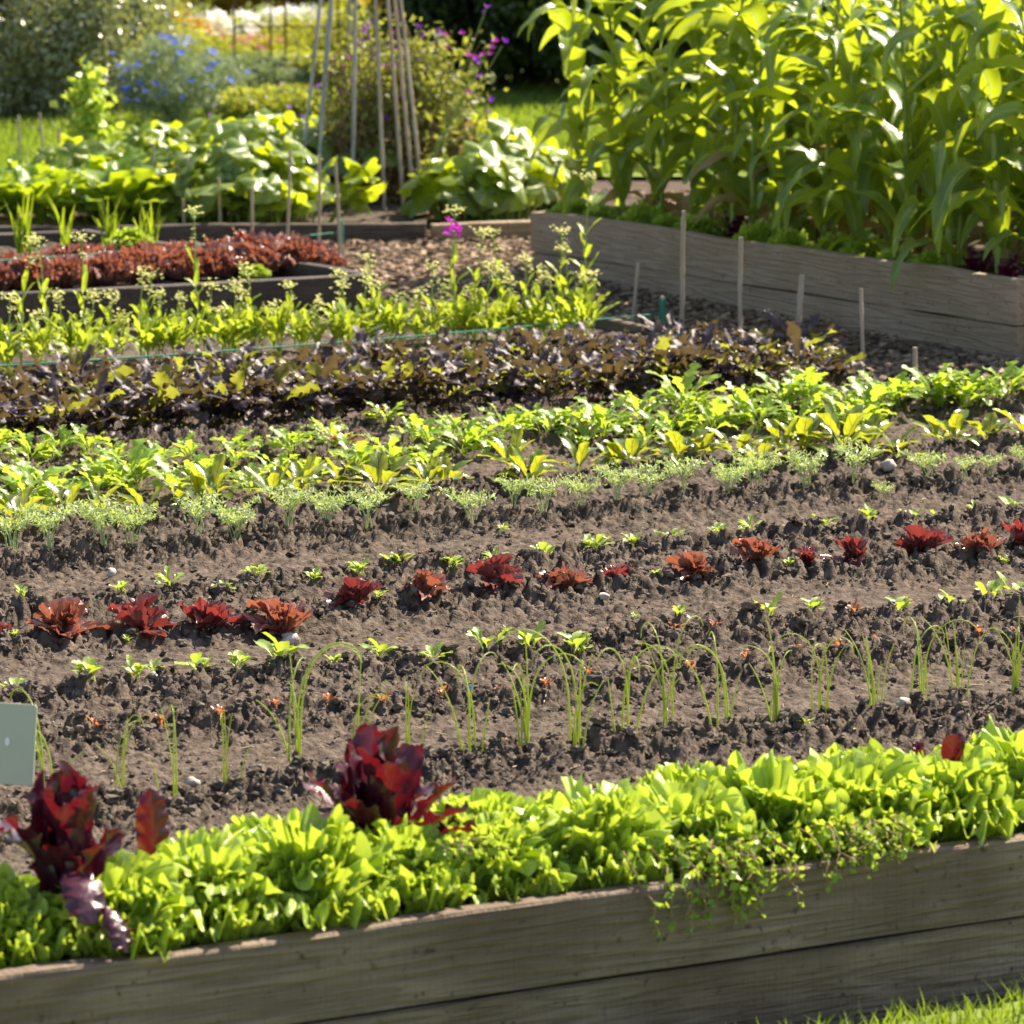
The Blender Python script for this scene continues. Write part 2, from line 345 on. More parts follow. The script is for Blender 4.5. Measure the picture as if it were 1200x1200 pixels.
def fan(mb, L, W, e0, e1, az, nr=9, na=44, phi=2.3, ruf=.01, k=16, cup=.0, base=(0, 0, 0), pw=1.3, bend=0, rnd=None, lob=.07, rp=2.9, fine=0, frill=0, kf=27):
    """rounded leaf spread like a fan from its base: the whole rim can frill"""
    u = 1 - (1 - np.linspace(.04, 1, nr)[:, None]) ** (1.35 if frill else 1); f = np.linspace(-phi, phi, na)[None, :]; p = rs.rand(6) * 6.28
    r_ = 1 + lob * np.sin(f * k * .31 + p[0]) + lob * .6 * np.sin(f * k * .77 + p[1]) + lob * fine * np.sin(f * k * 2.7 + p[2]) * u ** 3
    al = u * r_ * (.46 + .54 * np.cos(f)); la = u ** .9 * r_ * np.sin(f) * W * .5
    s = np.clip(al, 0, 1.2); tt = np.linspace(0, 1.2, 40); e = e0 + (e1 - e0) * tt ** pw
    cx_ = np.concatenate([[0], np.cumsum(np.cos(e[1:]) * 1.2 / 39)]) * L; cz_ = np.concatenate([[0], np.cumsum(np.sin(e[1:]) * 1.2 / 39)]) * L
    X = np.interp(s, tt, cx_); Z = np.interp(s, tt, cz_); E = np.interp(s, tt, e)
    amp = ruf * u ** rp
    w1 = np.sin(f * k * .5 + p[2]); w2 = np.sin(f * k * 1.13 + p[3]); w3 = np.sin(f * k * 1.9 + p[4]) + 1.6 * fine * u ** 2 * np.sin(f * k * 3.1 + p[0])
    nz = amp * (w1 * .9 + w2 * .75 + w3 * .35) + cup * la ** 2 / (W * .5)
    tz = amp * (.6 * np.cos(f * k * .5 + p[2]) * np.cos(f) + .5 * np.cos(f * k * 1.13 + p[3]))
    sz_ = amp * (.6 * np.cos(f * k * .5 + p[5]) + .45 * np.cos(f * k * 1.9 + p[4]))
    if frill:
        fe = frill * np.clip((u - .45) / .55, 0, 1) ** 1.3; q_ = kf * (f + .12 * np.sin(5 * f + p[1])) + 1.2 * np.sin(3.3 * f * 2 + p[2])
        am = .65 + .45 * np.sin(f * 7.3 + p[5])
        nz = nz + fe * am * np.sin(q_); tz = tz + fe * am * .8 * np.cos(q_ * .5 + p[0]) * np.cos(f); sz_ = sz_ + fe * am * .8 * np.cos(q_ * .5 + p[3])
    X = X - np.sin(E) * nz + np.cos(E) * tz; Z = Z + np.cos(E) * nz + np.sin(E) * tz; Yv = la * (1 - .25 * abs(cup) * np.abs(la) / W) + sz_
    Yv = Yv + bend * s ** 2 * L
    c, sn = math.cos(az), math.sin(az)
    P = np.stack([X * c - Yv * sn, X * sn + Yv * c, Z], -1) + np.asarray(base)
    A = np.zeros(P.shape); A[..., 0] = u; A[..., 1] = np.sin(f) * u; A[..., 2] = rs.rand() if rnd is None else rnd
    mb.grid(P, A)
U = lambda a, b: a + (b - a) * rs.rand()
GA = 2.39996
# small leaves in bulk: positions C (n,3), size, two quads folded on the midrib
def leaflets(mb, C, size, asp=.45, updir=None, droop=.3):
    n = len(C)
    d = rs.normal(size=(n, 3)); 
    if updir is not None: d += updir
    d[:, 2] -= droop; d /= np.linalg.norm(d, axis=1)[:, None]
    r = rs.normal(size=(n, 3)); s = np.cross(d, r); s /= np.linalg.norm(s, axis=1)[:, None] + 1e-9
    nn = np.cross(s, d)
    L = (size * (.6 + .8 * rs.rand(n)))[:, None]; Wd = L * asp * .5
    p0 = C; p1 = C + d * L * .5 - nn * L * .06; p2 = C + d * L - nn * L * .2
    a = p1 + s * Wd + nn * Wd * .35; b = p1 - s * Wd + nn * Wd * .35
    V = np.stack([p0, a, p2, b, p1], 1).reshape(-1, 3)
    i = np.arange(n)[:, None] * 5
    T = np.concatenate([i + [0, 1, 4], i + [1, 2, 4], i + [4, 2, 3], i + [0, 4, 3]], 0)
    rn = rs.rand(n)
    A = np.zeros((n, 5, 3)); A[:, :, 2] = rn[:, None]; A[:, :, 0] = [0, .5, 1, .5, .5]; A[:, :, 1] = [0, 1, 0, -1, 0]
    mb.add(V, None, T, A)
def flowers(mb, C, size, petals=6, tilt=.35):
    for c in C:
        nrm = Vector((rs.normal() * .4 + .1, rs.normal() * .4 - .5, 1 + rs.rand() * .3)).normalized()
        q = np.array(nrm.to_track_quat('Z', 'Y').to_matrix())
        s = size * U(.75, 1.2)
        for k in range(petals):
            th = k * 2 * math.pi / petals + rs.rand() * .3
            d = np.array([math.cos(th), math.sin(th), 0]); e = np.array([-math.sin(th), math.cos(th), 0])
            z = np.array([0, 0, 1.0]); wd = 1.7 / petals
            V = np.array([d * .05, d * .5 + e * wd * .8 + z * tilt * .3, d * 1.0 + z * tilt * U(.2, .8), d * .5 - e * wd * .8 + z * tilt * .3]) * s * .5
            mb.add(V @ q.T + c, [[0, 1, 2, 3]], None, np.tile([.5, .5, rs.rand()], (4, 1)))

# ---------------------------------------------------------------- noise in numpy
def h2(ix, iy, k):
    v = np.sin(ix * 127.1 + iy * 311.7 + k * 74.7) * 43758.5453; return v - np.floor(v)
def vnoise(x, y, k=0):
    ix, iy = np.floor(x), np.floor(y); fx, fy = x - ix, y - iy; fx = fx * fx * (3 - 2 * fx); fy = fy * fy * (3 - 2 * fy)
    return (h2(ix, iy, k) * (1 - fx) + h2(ix + 1, iy, k) * fx) * (1 - fy) + (h2(ix, iy + 1, k) * (1 - fx) + h2(ix + 1, iy + 1, k) * fx) * fy
def lumps(x, y, cell, k, dens=.7):
    X, Y = x / cell, y / cell; ix, iy = np.floor(X), np.floor(Y); H = np.zeros_like(x)
    for a in (-1, 0, 1):
        for b in (-1, 0, 1):
            cx, cy = ix + a, iy + b
            px = cx + h2(cx, cy, k); py = cy + h2(cx, cy, k + 1); r = (.3 + .55 * h2(cx, cy, k + 2)) * (h2(cx, cy, k + 3) < dens)
            an = h2(cx, cy, k + 4) * 3.1; ca, sa = np.cos(an), np.sin(an)
            dx, dy = X - px, Y - py; q = (dx * ca + dy * sa) ** 2 + ((dy * ca - dx * sa) * 1.35) ** 2
            H = np.maximum(H, np.sqrt(np.maximum(r * r - q, 0)))
    return H * cell
A0, A1 = G(75, 755)[:2], G(1145, 655)[:2]            # the row of red lettuces: every row runs this way
ADIR = (A1 - A0) / np.linalg.norm(A1 - A0); BDIR = np.array([-ADIR[1], ADIR[0]])
def rowc(x, y): return (x - A0[0]) * BDIR[0] + (y - A0[1]) * BDIR[1]    # distance behind the red lettuce row
RT = [float(rowc(*G(x, y)[:2])) for x, y in ((678, 765), (580, 668), (675, 892), (640, 815), (600, 610), (600, 575), (600, 520), (500, 500))]
RIDGE = [0.0] + RT
def rough_at(c, x, y):
    r = np.zeros_like(c)
    for q in RIDGE: r = np.maximum(r, np.exp(-((c - q + .06 * (vnoise(x * 1.2, y * 1.2, 9) - .5)) / .11) ** 2))
    return r
def soil_h(x, y, fine=True):
    x = np.asarray(x, float); y = np.asarray(y, float); c = rowc(x, y)
    r = rough_at(c, x, y)
    r2 = np.clip(r * .95 + .8 * np.clip(vnoise(x * 2.5, y * 4, 3) - .45, 0, 1) + .02, 0, 1)
    z = .020 * r + .018 * (vnoise(x * 2.1, y * 2.1, 1) - .5) + .016 * (vnoise(x * 7, y * 7, 2) - .5) - .012
    if fine:
        z = z + .65 * r2 * lumps(x, y, .045, 20, .45) + 1.25 * (.10 + .90 * r2) * lumps(x, y, .023, 30, .75) + 1.15 * (.22 + .78 * r2) * lumps(x, y, .0115, 40, .85)
        z = z + .005 * (vnoise(x * 110, y * 110, 5) - .5) + .006 * (vnoise(x * 45, y * 45, 15) - .5)
    return z

# ================================================================ SETTING
# front board line (top edge) and the outline of the main bed
F0, F1 = G(0, 1142, .04), G(1200, 976, .04)
fd = (F1 - F0)[:2]; fd /= np.linalg.norm(fd); fn = np.array([fd[1], -fd[0]])     # fn faces the camera
def fp(x_px, back=0.0):
    """point on the soil 'back' metres behind the front board, at column x_px (approx.)"""
    p = F0 + (F1 - F0) * (x_px / 1200.0); return np.array([p[0] - fn[0] * back, p[1] - fn[1] * back, 0])
PZ = -.05
Bk0, Bk1, Bk2, Bk3 = G(-120, 404, 0), G(690, 374, 0), G(1095, 473, 0), G(1420, 438, 0)
ext = 3.0
ln = np.linalg.norm
Bk0e = Bk0 - (Bk1 - Bk0) / ln(Bk1 - Bk0) * 2.5; Bk3e = Bk3 + (Bk3 - Bk2) / ln(Bk3 - Bk2) * 2.5
Fl = F0[:2] - fd * 3.2; Fr = F1[:2] + fd * 3.2
POLY = [Fl, Fr, Bk3e[:2], Bk2[:2], Bk1[:2], Bk0e[:2]]
def inside(x, y, poly):
    c = np.zeros(x.shape, bool); n = len(poly)
    for i in range(n):
        x1, y1 = poly[i]; x2, y2 = poly[(i + 1) % n]
        t = ((y1 > y) != (y2 > y)) & (x < (x2 - x1) * (y - y1) / (y2 - y1 + 1e-12) + x1); c ^= t
    return c
aa = np.concatenate([np.linspace(-.62, -.14, 90)[:-1], np.linspace(-.14, .14, 930), np.linspace(.14, .62, 90)[1:]])
yy = 5.0 * np.exp(np.arange(0, math.log(19.0 / 5.0), .00095))
yy = yy[(yy > 5.2)]
# rows far in front are coarse; dense only where the soil shows
AA, YY = np.meshgrid(aa, yy); X = AA * YY
Z = soil_h(X, YY)
nr, nc = X.shape
ii, jj = np.meshgrid(np.arange(nr - 1), np.arange(nc - 1), indexing='ij')
cx = (X[:-1, :-1] + X[1:, 1:]) / 2; cy = (YY[:-1, :-1] + YY[1:, 1:]) / 2
keep = inside(cx, cy, POLY)
Q = np.stack([ii * nc + jj, ii * nc + jj + 1, (ii + 1) * nc + jj + 1, (ii + 1) * nc + jj], -1)[keep]
used, inv = np.unique(Q.ravel(), return_inverse=True)
mb = MB(); P3 = np.stack([X, YY, Z], -1).reshape(-1, 3)[used]; mb.add(P3, inv.reshape(-1, 4))
tag(obj('soil', mb.mesh('soil', M['soil'])), kind='structure')
del X, YY, Z, AA, Q, P3, cx, cy, keep

# loose clods
def ico():
    t = (1 + 5 ** .5) / 2
    v = [(-1, t, 0), (1, t, 0), (-1, -t, 0), (1, -t, 0), (0, -1, t), (0, 1, t), (0, -1, -t), (0, 1, -t), (t, 0, -1), (t, 0, 1), (-t, 0, -1), (-t, 0, 1)]
    f = [(0, 11, 5), (0, 5, 1), (0, 1, 7), (0, 7, 10), (0, 10, 11), (1, 5, 9), (5, 11, 4), (11, 10, 2), (10, 7, 6), (7, 1, 8), (3, 9, 4), (3, 4, 2), (3, 2, 6), (3, 6, 8), (3, 8, 9), (4, 9, 5), (2, 4, 11), (6, 2, 10), (8, 6, 7), (9, 8, 1)]
    v = [np.array(p) / np.linalg.norm(p) for p in v]; cache = {}; nf = []
    def mid(a, b):
        k = (min(a, b), max(a, b))
        if k not in cache: m_ = v[a] + v[b]; v.append(m_ / np.linalg.norm(m_)); cache[k] = len(v) - 1
        return cache[k]
    for a, b, c in f:
        ab, bc, ca = mid(a, b), mid(b, c), mid(c, a); nf += [(a, ab, ca), (b, bc, ab), (c, ca, bc), (ab, bc, ca)]
    return np.array(v), np.array(nf)
IV, IF = ico()
def rocks(C, S, flat=.75):
    """many lumpy stones in one builder"""
    n = len(C); mb = MB()
    rad = 1 + .33 * rs.normal(size=(n, 42, 1)).clip(-1.3, 1.3)
    V = IV[None] * rad
    th = rs.rand(n) * 6.28; c, s = np.cos(th)[:, None], np.sin(th)[:, None]
    asp = .65 + .6 * rs.rand(n, 1)
    x = V[..., 0] * asp; y = V[..., 1] / asp ** .5; z = V[..., 2] * flat
    V = np.stack([x * c - y * s, x * s + y * c, z], -1) * S[:, None, None] + C[:, None]
    T = IF[None] + (np.arange(n) * 42)[:, None, None]
    A = np.zeros((n, 42, 3)); A[..., 2] = rs.rand(n)[:, None]
    mb.add(V, None, T.reshape(-1, 3), A); return mb
n = 60000
a_ = rs.uniform(-.135, .135, n); y_ = 7.2 * np.exp(rs.rand(n) * math.log(17 / 7.2)); x_ = a_ * y_
r_ = rough_at(rowc(x_, y_), x_, y_)
k_ = (rs.rand(n) < .12 + .88 * r_) & inside(x_, y_, POLY); x_, y_, r_ = x_[k_], y_[k_], r_[k_]
s_ = (.0025 + .0100 * rs.rand(len(x_)) ** 2.2 * (.5 + .5 * r_) + .006 * (rs.rand(len(x_)) < .015))
C_ = np.stack([x_, y_, soil_h(x_, y_) + s_ * .3], -1)
tag(obj('soil_clods', rocks(C_, s_).mesh('soil_clods', M['clod'], False)), kind='stuff', label='crumbly brown soil clods strewn between the vegetable rows', cat='soil clods')
del C_

n = 1500; a_ = rs.uniform(-.13, .13, n); y_ = 7.4 * np.exp(rs.rand(n) * math.log(17 / 7.4)); x_ = a_ * y_
k_ = inside(x_, y_, POLY); x_, y_ = x_[k_], y_[k_]; mb = MB()
for x, y, z in zip(x_, y_, soil_h(x_, y_)):
    th_ = rs.rand() * 6.28; L = .006 + .022 * rs.rand() ** 2.5; t_ = np.array([-.5, 0, .5])
    mb.tube(np.stack([x + t_ * L * math.cos(th_), y + t_ * L * math.sin(th_), z + .002 + np.array([0, .003 * rs.rand(), .002])], -1), .0007 + .0008 * rs.rand(), 4, rs.rand())
tag(obj('plant_debris', mb.mesh('plant_debris', M['debris'])), kind='stuff', label='bits of straw and dry roots scattered over the bare soil', cat='plant debris')
# wide ground sheet, path, lawns
def sheet(name, pts, z, mat, kind='structure'):
    mb = MB(); mb.add([(p[0], p[1], z) for p in pts], [list(range(4))]); return tag(obj(name, mb.mesh(name, mat, False)), kind=kind)
sheet('ground', [(-900, -900), (900, -900), (900, 1500), (-900, 1500)], -.34, M['earth'])
sheet('front_lawn', [(-12, -6), (12, -6), Fr + fd * 8 + fn * .08, Fl - fd * 8 + fn * .08], -.225, M['lawn'])
sheet('path', [Fl - fn * .05 - fd * 6, Fr - fn * .05 + fd * 6, (14, 21.0), (-14, 21.0)], PZ, M['mulch'])
sheet('back_lawn', [(-20, 20.4), (20, 20.4), (25, 60), (-25, 60)], PZ + .02, M['lawn'])
# bark chips
n = 60000
x_ = rs.uniform(-2.4, 3.2, n); y_ = rs.uniform(12.6, 19.8, n)
k_ = ~inside(x_, y_, POLY); x_, y_ = x_[k_], y_[k_]; n = len(x_)
L_ = .010 + .045 * rs.rand(n) ** 1.6; W_ = .005 + .013 * rs.rand(n); H_ = .003 + .005 * rs.rand(n)
base = np.array([[x, y, z] for x in (-.5, .5) for y in (-.5, .5) for z in (-.5, .5)])
V = base[None] * np.stack([L_, W_, H_], -1)[:, None]
V[:, :, 0] *= 1 + .25 * rs.normal(size=(n, 8)); V[:, :, 1] *= 1 + .25 * rs.normal(size=(n, 8))
th, ti = rs.rand(n) * 6.28, rs.normal(size=n) * .2
x = V[..., 0] * np.cos(ti)[:, None] + V[..., 2] * np.sin(ti)[:, None]; z = -V[..., 0] * np.sin(ti)[:, None] + V[..., 2] * np.cos(ti)[:, None]; y = V[..., 1]
V = np.stack([x * np.cos(th)[:, None] - y * np.sin(th)[:, None] + x_[:, None], x * np.sin(th)[:, None] + y * np.cos(th)[:, None] + y_[:, None], z + PZ + .008 + .012 * rs.rand(n)[:, None]], -1)
fb = np.array([[0, 1, 3, 2], [4, 6, 7, 5], [0, 4, 5, 1], [2, 3, 7, 6], [0, 2, 6, 4], [1, 5, 7, 3]])
A = np.zeros((n, 8, 3)); A[..., 2] = (rs.rand(n) ** 1.7)[:, None]
mb = MB(); mb.add(V, (fb[None] + (np.arange(n) * 8)[:, None, None]).reshape(-1, 4), None, A)
tag(obj('bark_chips', mb.mesh('bark_chips', M['chips'], False)), kind='stuff', label='brown bark chips covering the path between the beds', cat='bark chips')
# grass blades
def grass(name, x_, y_, z0, hgt, label, wd=.004):
    n = len(x_); th = rs.rand(n) * 6.28; h = hgt * (.4 + rs.rand(n)); ln_ = rs.normal(size=(n, 2)) * .35 * h[:, None]
    p = np.stack([x_, y_, np.full(n, z0)], -1); sx = np.stack([np.cos(th), np.sin(th), 0 * th], -1) * wd
    m_ = p + np.concatenate([ln_ * .35, (h * .6)[:, None]], 1); t_ = p + np.concatenate([ln_, h[:, None]], 1)
    V = np.stack([p - sx, p + sx, m_ + sx * .7, m_ - sx * .7, t_], 1)
    i = np.arange(n)[:, None] * 5; A = np.zeros((n, 5, 3)); A[..., 2] = rs.rand(n)[:, None]; A[..., 1] = .5
    mb = MB(); mb.add(V, i + [0, 1, 2, 3], i + [3, 2, 4], A)
    tag(obj(name, mb.mesh(name, M['grass'])), kind='stuff', label=label, cat='grass')
n = 16000
t_ = rs.uniform(-.3, 2.6, n); q_ = rs.uniform(.13, 1.2, n)
pp = F0[:2] + fd * (t_[:, None] + .2) + fn * q_[:, None]
grass('lawn_grass', pp[:, 0], pp[:, 1], -.225, .05, 'short bright grass in front of the nearest wooden board', .0022)
n = 60000; x_ = rs.uniform(-3.5, 2.0, n); y_ = rs.uniform(20.5, 25.5, n)
grass('lawn_grass', x_, y_, PZ + .02, .045, 'sunlit mown lawn behind the vegetable beds', .005)

# ================================================================ BOARDS
def board(parent, name, p0, p1, zt0, zt1, hgt, th, mat, wav=.004):
    p0 = np.array(p0[:2]); p1 = np.array(p1[:2]); L = ln(p1 - p0); k = max(8, int(L / .06))
    mb = MB(); xs = np.linspace(0, L, k + 1); t = xs / L
    dz = zt0 + (zt1 - zt0) * t - zt0
    wv = wav * (vnoise(xs * 4, xs * 0 + hgt * 50 + L, 3) - .5) * 2
    yo = wav * .8 * (vnoise(xs * 2.3, xs * 0 + L * 3, 7) - .5)
    c = .004
    prof = [(-th / 2, -hgt), (-th / 2, -c), (-th / 2 + c, 0), (th / 2 - c, 0), (th / 2, -c), (th / 2, -hgt)]
    P = np.zeros((k + 1, 6, 3))
    for j, (a, b) in enumerate(prof):
        P[:, j, 0] = xs; P[:, j, 1] = a + yo; P[:, j, 2] = b + dz + (wv if b > -hgt + .01 else wv * .3)
    mb.grid(P, None, True)
    mb.add(P[0], None, [[0, 1, 2], [0, 2, 3], [0, 3, 4], [0, 4, 5]]); mb.add(P[-1], None, [[2, 1, 0], [3, 2, 0], [4, 3, 0], [5, 4, 0]])
    o = obj(name, mb.mesh(name, mat, False), parent, (p0[0], p0[1], zt0), math.atan2(p1[1] - p0[1], p1[0] - p0[0]))
    return o
def thing(name, loc, label, cat, group=None):
    return tag(obj(name, None, None, loc), label, cat, group)
def local(parent_loc, p): return np.array(p[:2]) - np.array(parent_loc[:2])
# --- main bed frame
T0 = F0[:2] - fd * 3.2
mbed = thing('raised_bed', (0, 0, 0), 'long low wooden frame with grey weathered boards round the bare soil rows in front', 'raised bed')
f0 = F0[:2] - fd * 3.2; f1 = F1[:2] + fd * 3.2
cut = F0[:2] + fd * .1
board(mbed, 'board', f0, f1, .04, .04, .137, .042, M['wood'], .005)
board(mbed, 'board', f0 + fn * -.004, f1 + fn * -.004, .04 - .143, .04 - .143, .19, .040, M['wood'], .004)
BW = .035
board(mbed, 'board', Bk0e, Bk1, .025, .025, .09, BW, M['wood'])
board(mbed, 'board', Bk1 + np.array([0.01, -.03, 0]), Bk2, .022, .02, .09, BW, M['wood'])
board(mbed, 'board', Bk2 + np.array([.02, 0, 0]), Bk3e, .02, .02, .09, BW, M['wood_light'])
# --- maize bed
C0, C1 = G(628, 318, PZ), G(1197, 427, PZ)
zt0, zt1 = zfor(247, C0[1]), zfor(326, C1[1])
cbed = thing('raised_bed', (0, 0, 0), 'pale grey two-plank raised bed with tall maize growing in it', 'raised bed')
h0 = (zt0 - PZ); hz = .56
cd = (C1 - C0)[:2] / ln((C1 - C0)[:2]); cn = np.array([-cd[1], cd[0]])     # cn points behind the board (to the right)
if cn[0] < 0: cn = -cn
board(cbed, 'board', C0, C1, zt0, zt1, .145, .045, M['wood_light'], .006)
board(cbed, 'board', C0 + .003, C1 + .003, zt0 - .148, zt1 - .15, .12, .045, M['wood_light'])
B0 = C0[:2] + cn * 3.2; B1 = C1[:2] + cn * 3.6
board(cbed, 'board', C0[:2] + cn * .03, B0, zt0 - .003, zt0, .29, .045, M['wood_light'])
board(cbed, 'board', C1[:2] + cn * .03, B1, zt1 - .003, zt1, .30, .045, M['wood'])
board(cbed, 'board', B0, B1, zt0, zt1, .30, .045, M['wood'])
obj('corner_post', (lambda m: (m.box((0, 0, 0), (.06, .06, .30)), m.mesh('corner_post', M['wood_light'], False))[1])(MB()), cbed, (*(C1[:2] + cn * .06 - cd * .055), zt1 - .155))
mb = MB(); e = .03
def soilpatch(name, quad, z, res=60):
    p = [np.array(q[:2]) for q in quad]
    s, t = np.meshgrid(np.linspace(0, 1, res), np.linspace(0, 1, res))
    XY = (p[0] * ((1 - s) * (1 - t))[..., None] + p[1] * (s * (1 - t))[..., None] + p[2] * (s * t)[..., None] + p[3] * ((1 - s) * t)[..., None])
    zz = z + .03 * (vnoise(XY[..., 0] * 12, XY[..., 1] * 12, 8) - .5) + .02 * (vnoise(XY[..., 0] * 30, XY[..., 1] * 30, 6) - .5)
    mb = MB(); mb.grid(np.concatenate([XY, zz[..., None]], -1)); return tag(obj(name, mb.mesh(name, M['soil'])), kind='structure')
soilpatch('bed_soil', [C0, C1, B1, B0], zt0 - .07)
# --- left bed (red lettuces)
LB1 = G(437, 372, PZ); LB0 = G(-120, 402, PZ); zl = zfor(320, LB1[1])
lb0e = LB0[:2] + (LB0 - LB1)[:2] / ln((LB0 - LB1)[:2]) * 2
lbed = thing('raised_bed', (0, 0, 0), 'dark stained raised bed full of frilly red lettuces at left', 'raised bed')
bdir = np.array([-.62, .785])
board(lbed, 'board', lb0e, LB1, zl - .012, zl, .115, .045, M['wood_dark'], .006)
board(lbed, 'board', lb0e + .003, LB1[:2] + .003, zl - .13, zl - .118, .07, .043, M['wood_dark'])
LBb = LB1[:2] + bdir * 1.75
board(lbed, 'board', LB1[:2] + bdir * .028, LBb, zl - .003, zl, .17, .045, M['wood_dark'])
board(lbed, 'board', lb0e + bdir * 1.75, LBb - [0.03, 0], zl - .012, zl, .17, .045, M['wood_dark'])
soilpatch('bed_soil', [lb0e, LB1, LBb, lb0e + bdir * 1.75], zl - .05)
# --- far beds
K0, K1 = G(-150, 292, PZ), G(498, 285, PZ); zk = zfor(260, K1[1])
kbed = thing('raised_bed', (0, 0, 0), 'dark low board edging the squash patch and the sweet pea cane wigwam', 'raised bed')
k0e = K0[:2] + (K0 - K1)[:2] / ln((K0 - K1)[:2]) * 1.5
board(kbed, 'board', k0e, K1, zk, zk, .09, .05, M['wood_dark'])
soilpatch('bed_soil', [k0e, K1, K1[:2] + (0, 1.7), k0e + (0, 1.7)], zk - .04)
J0, J1 = G(506, 285, PZ), G(640, 280, PZ)
jbed = thing('raised_bed', (0, 0, 0), 'short tan board edging the courgette plants left of the maize', 'raised bed')
board(jbed, 'board', J0, J1 + np.array([.5, .1, 0]), zk - .01, zk - .005, .085, .05, M['wood_light'])
soilpatch('bed_soil', [J0[:2] + (.03, .03), J1[:2] + (.45, .12), J1[:2] + (.5, 1.5), J0[:2] + (.03, 1.5)], zk - .05)

# ================================================================ FRONT LETTUCES
def frilly(seed, n=46, Rr=.13, mat='lettuce', Hh=.16, ruf=.009, fl=.095, frill=.0085, nA=160):
    """loose-leaf head: many leaves with tightly crinkled rims, opening out over a dome"""
    rs.seed(seed); mb = MB(); kf = 27 * fl / .1
    for i in range(9):
        fan(mb, Rr * U(.75, .95), Rr * U(.9, 1.15), R(U(30, 55)), R(U(-8, 30)), i * GA, 11, nA, 2.35, ruf * 1.2, 14, U(.1, .8), (0, 0, 0), 1.6, 0, None, .05, 1.8, 0, frill * 1.1, kf * 1.2)
    for i in range(n):
        el = math.asin(min(.99, .05 + .93 * ((i + .5) / n))); a = i * GA + rs.normal() * .2; q = U(.42, .66)
        d = np.array([math.cos(el) * math.cos(a) * Rr, math.cos(el) * math.sin(a) * Rr, math.sin(el) * Hh]) * q
        e = el + R(20) * math.cos(el) + rs.normal() * .15
        fan(mb, fl * U(.7, 1.1), fl * U(1.0, 1.5), e + .25, e - R(U(30, 100)), a + rs.normal() * .35, 11, nA, 2.35, ruf * U(.75, 1.35), 14 * U(.8, 1.25), U(-.2, 1.0), d, 1.5, rs.normal() * .2, None, .05, 1.8, 0, frill * U(.7, 1.3), kf * U(.85, 1.2))
    for V in mb.v:      # outer leaves rest on the soil and clear the board
        q = np.hypot(V[:, 0], V[:, 1]); th_ = np.arctan2(V[:, 1], V[:, 0]); m_ = .078 * np.clip((q - .09) / .04, 0, 1) * (Rr > .1) + .002
        m_ = m_ * (1 + .22 * np.sin(th_ * 17 + rs.rand() * 6) + .16 * np.sin(th_ * 41 + q * 90)); V[:, 2] = np.where(V[:, 2] < m_, m_ + .22 * (V[:, 2] - m_), V[:, 2])
    return mb.mesh('lettuce', M[mat])
LT = [frilly(s, 50, .125, 'lettuce', .150) for s in (1, 2, 3)] + [frilly(s, 74, .12, 'lettuce', .145, .007, .070, .007, 130) for s in (4, 5)]
rs.seed(77)
def zs(p): return float(soil_h(np.array([p[0]]), np.array([p[1]]), False)[0])
spots = []
for i, x in enumerate(np.arange(-70, 1290, 112)):
    spots.append((x + rs.normal() * 10, .158 + rs.normal() * .010, U(.96, 1.18)))
for i, x in enumerate(np.arange(-30, 1290, 130)):
    spots.append((x + rs.normal() * 14, .285 + rs.normal() * .02, U(.92, 1.08)))
spots.sort(key=lambda s: s[0])
nf = sum(1 for s in spots if s[1] < .2); nb = len(spots) - nf; a = b = 0
for x, bk, s in spots:
    p = fp(x, bk); front = bk < .2
    if not front and (60 < x < 240 or 1010 < x < 1090): s *= .8
    lab = ('bright green frilly lettuce against the nearest board, %s in the front line' % ordn(a, nf)) if front else ('bright green frilly lettuce in the line behind the front one, %s' % ordn(b, nb))
    if front: a += 1
    else: b += 1
    place('lettuce', LT[rs.randint(len(LT))], (p[0], p[1], -.012), rs.rand() * 6.28, s, lab, 'lettuce', 'frilly green lettuces along the nearest board')
# dark red upright lettuces among them
def cos_red(seed, n, Rr, W, e_in=86, e_out=45):
    rs.seed(seed); mb = MB()
    for i in range(n):
        t = i / max(1, n - 1)
        leaf(mb, Rr * U(.9, 1.1) * (1 - .25 * t), W * U(.85, 1.15), R(e_in - (e_in - e_out) * t), R(e_in - 8 - (e_in - e_out + 40) * t), i * GA + rs.normal() * .2,
             lambda u: w_obov(u, .62, .40, .22), nu=24, nv=11, cup=U(.25, .6), ruf=.006, rf=30, tooth=.06, pw=1.6, bend=rs.normal() * .2, base=(rs.normal() * .012, rs.normal() * .012, 0))
    return mb
rs.seed(9)
mb = cos_red(31, 18, .235, .052, 97, 72)
leaf(mb, .16, .085, R(40), R(-5), R(185), lambda u: w_obov(u, .6, .4, .2), 24, 11, .2, .006, 30, base=(0, 0, .10), tooth=.06)
leaf(mb, .12, .055, R(10), R(-65), R(-72), lambda u: w_obov(u, .6, .4, .2), 24, 11, -.2, .006, 30, base=(0.01, -.03, .10), tooth=.06)
leaf(mb, .07, .035, R(-20), R(-80), R(-55), lambda u: w_obov(u, .6, .4, .2), 24, 11, -.2, .006, 30, base=(0.06, -.10, .07), tooth=.06)
p = fp(118, .17)
place('red_lettuce', mb.mesh('red_lettuce', M['darkred']), (p[0], p[1], .03), 0, 1.22, 'tall dark purple-red lettuce standing out of the green ones at the left', 'lettuce')
p = fp(492, .25)
place('red_lettuce', cos_red(35, 20, .21, .062, 92, 42).mesh('red_lettuce', M['darkred']), (p[0], p[1], .05), R(40), 1.15, 'wide dark red lettuce with upright leaves behind the green ones, left of centre', 'lettuce')
mb = MB(); leaf(mb, .155, .060, R(78), R(93), R(-90), lambda u: w_obov(u, .5, .42, .2), 34, 13, .5, .006, 30, tooth=.05, rnd=.9, twist=.2)
p = fp(228, .22)
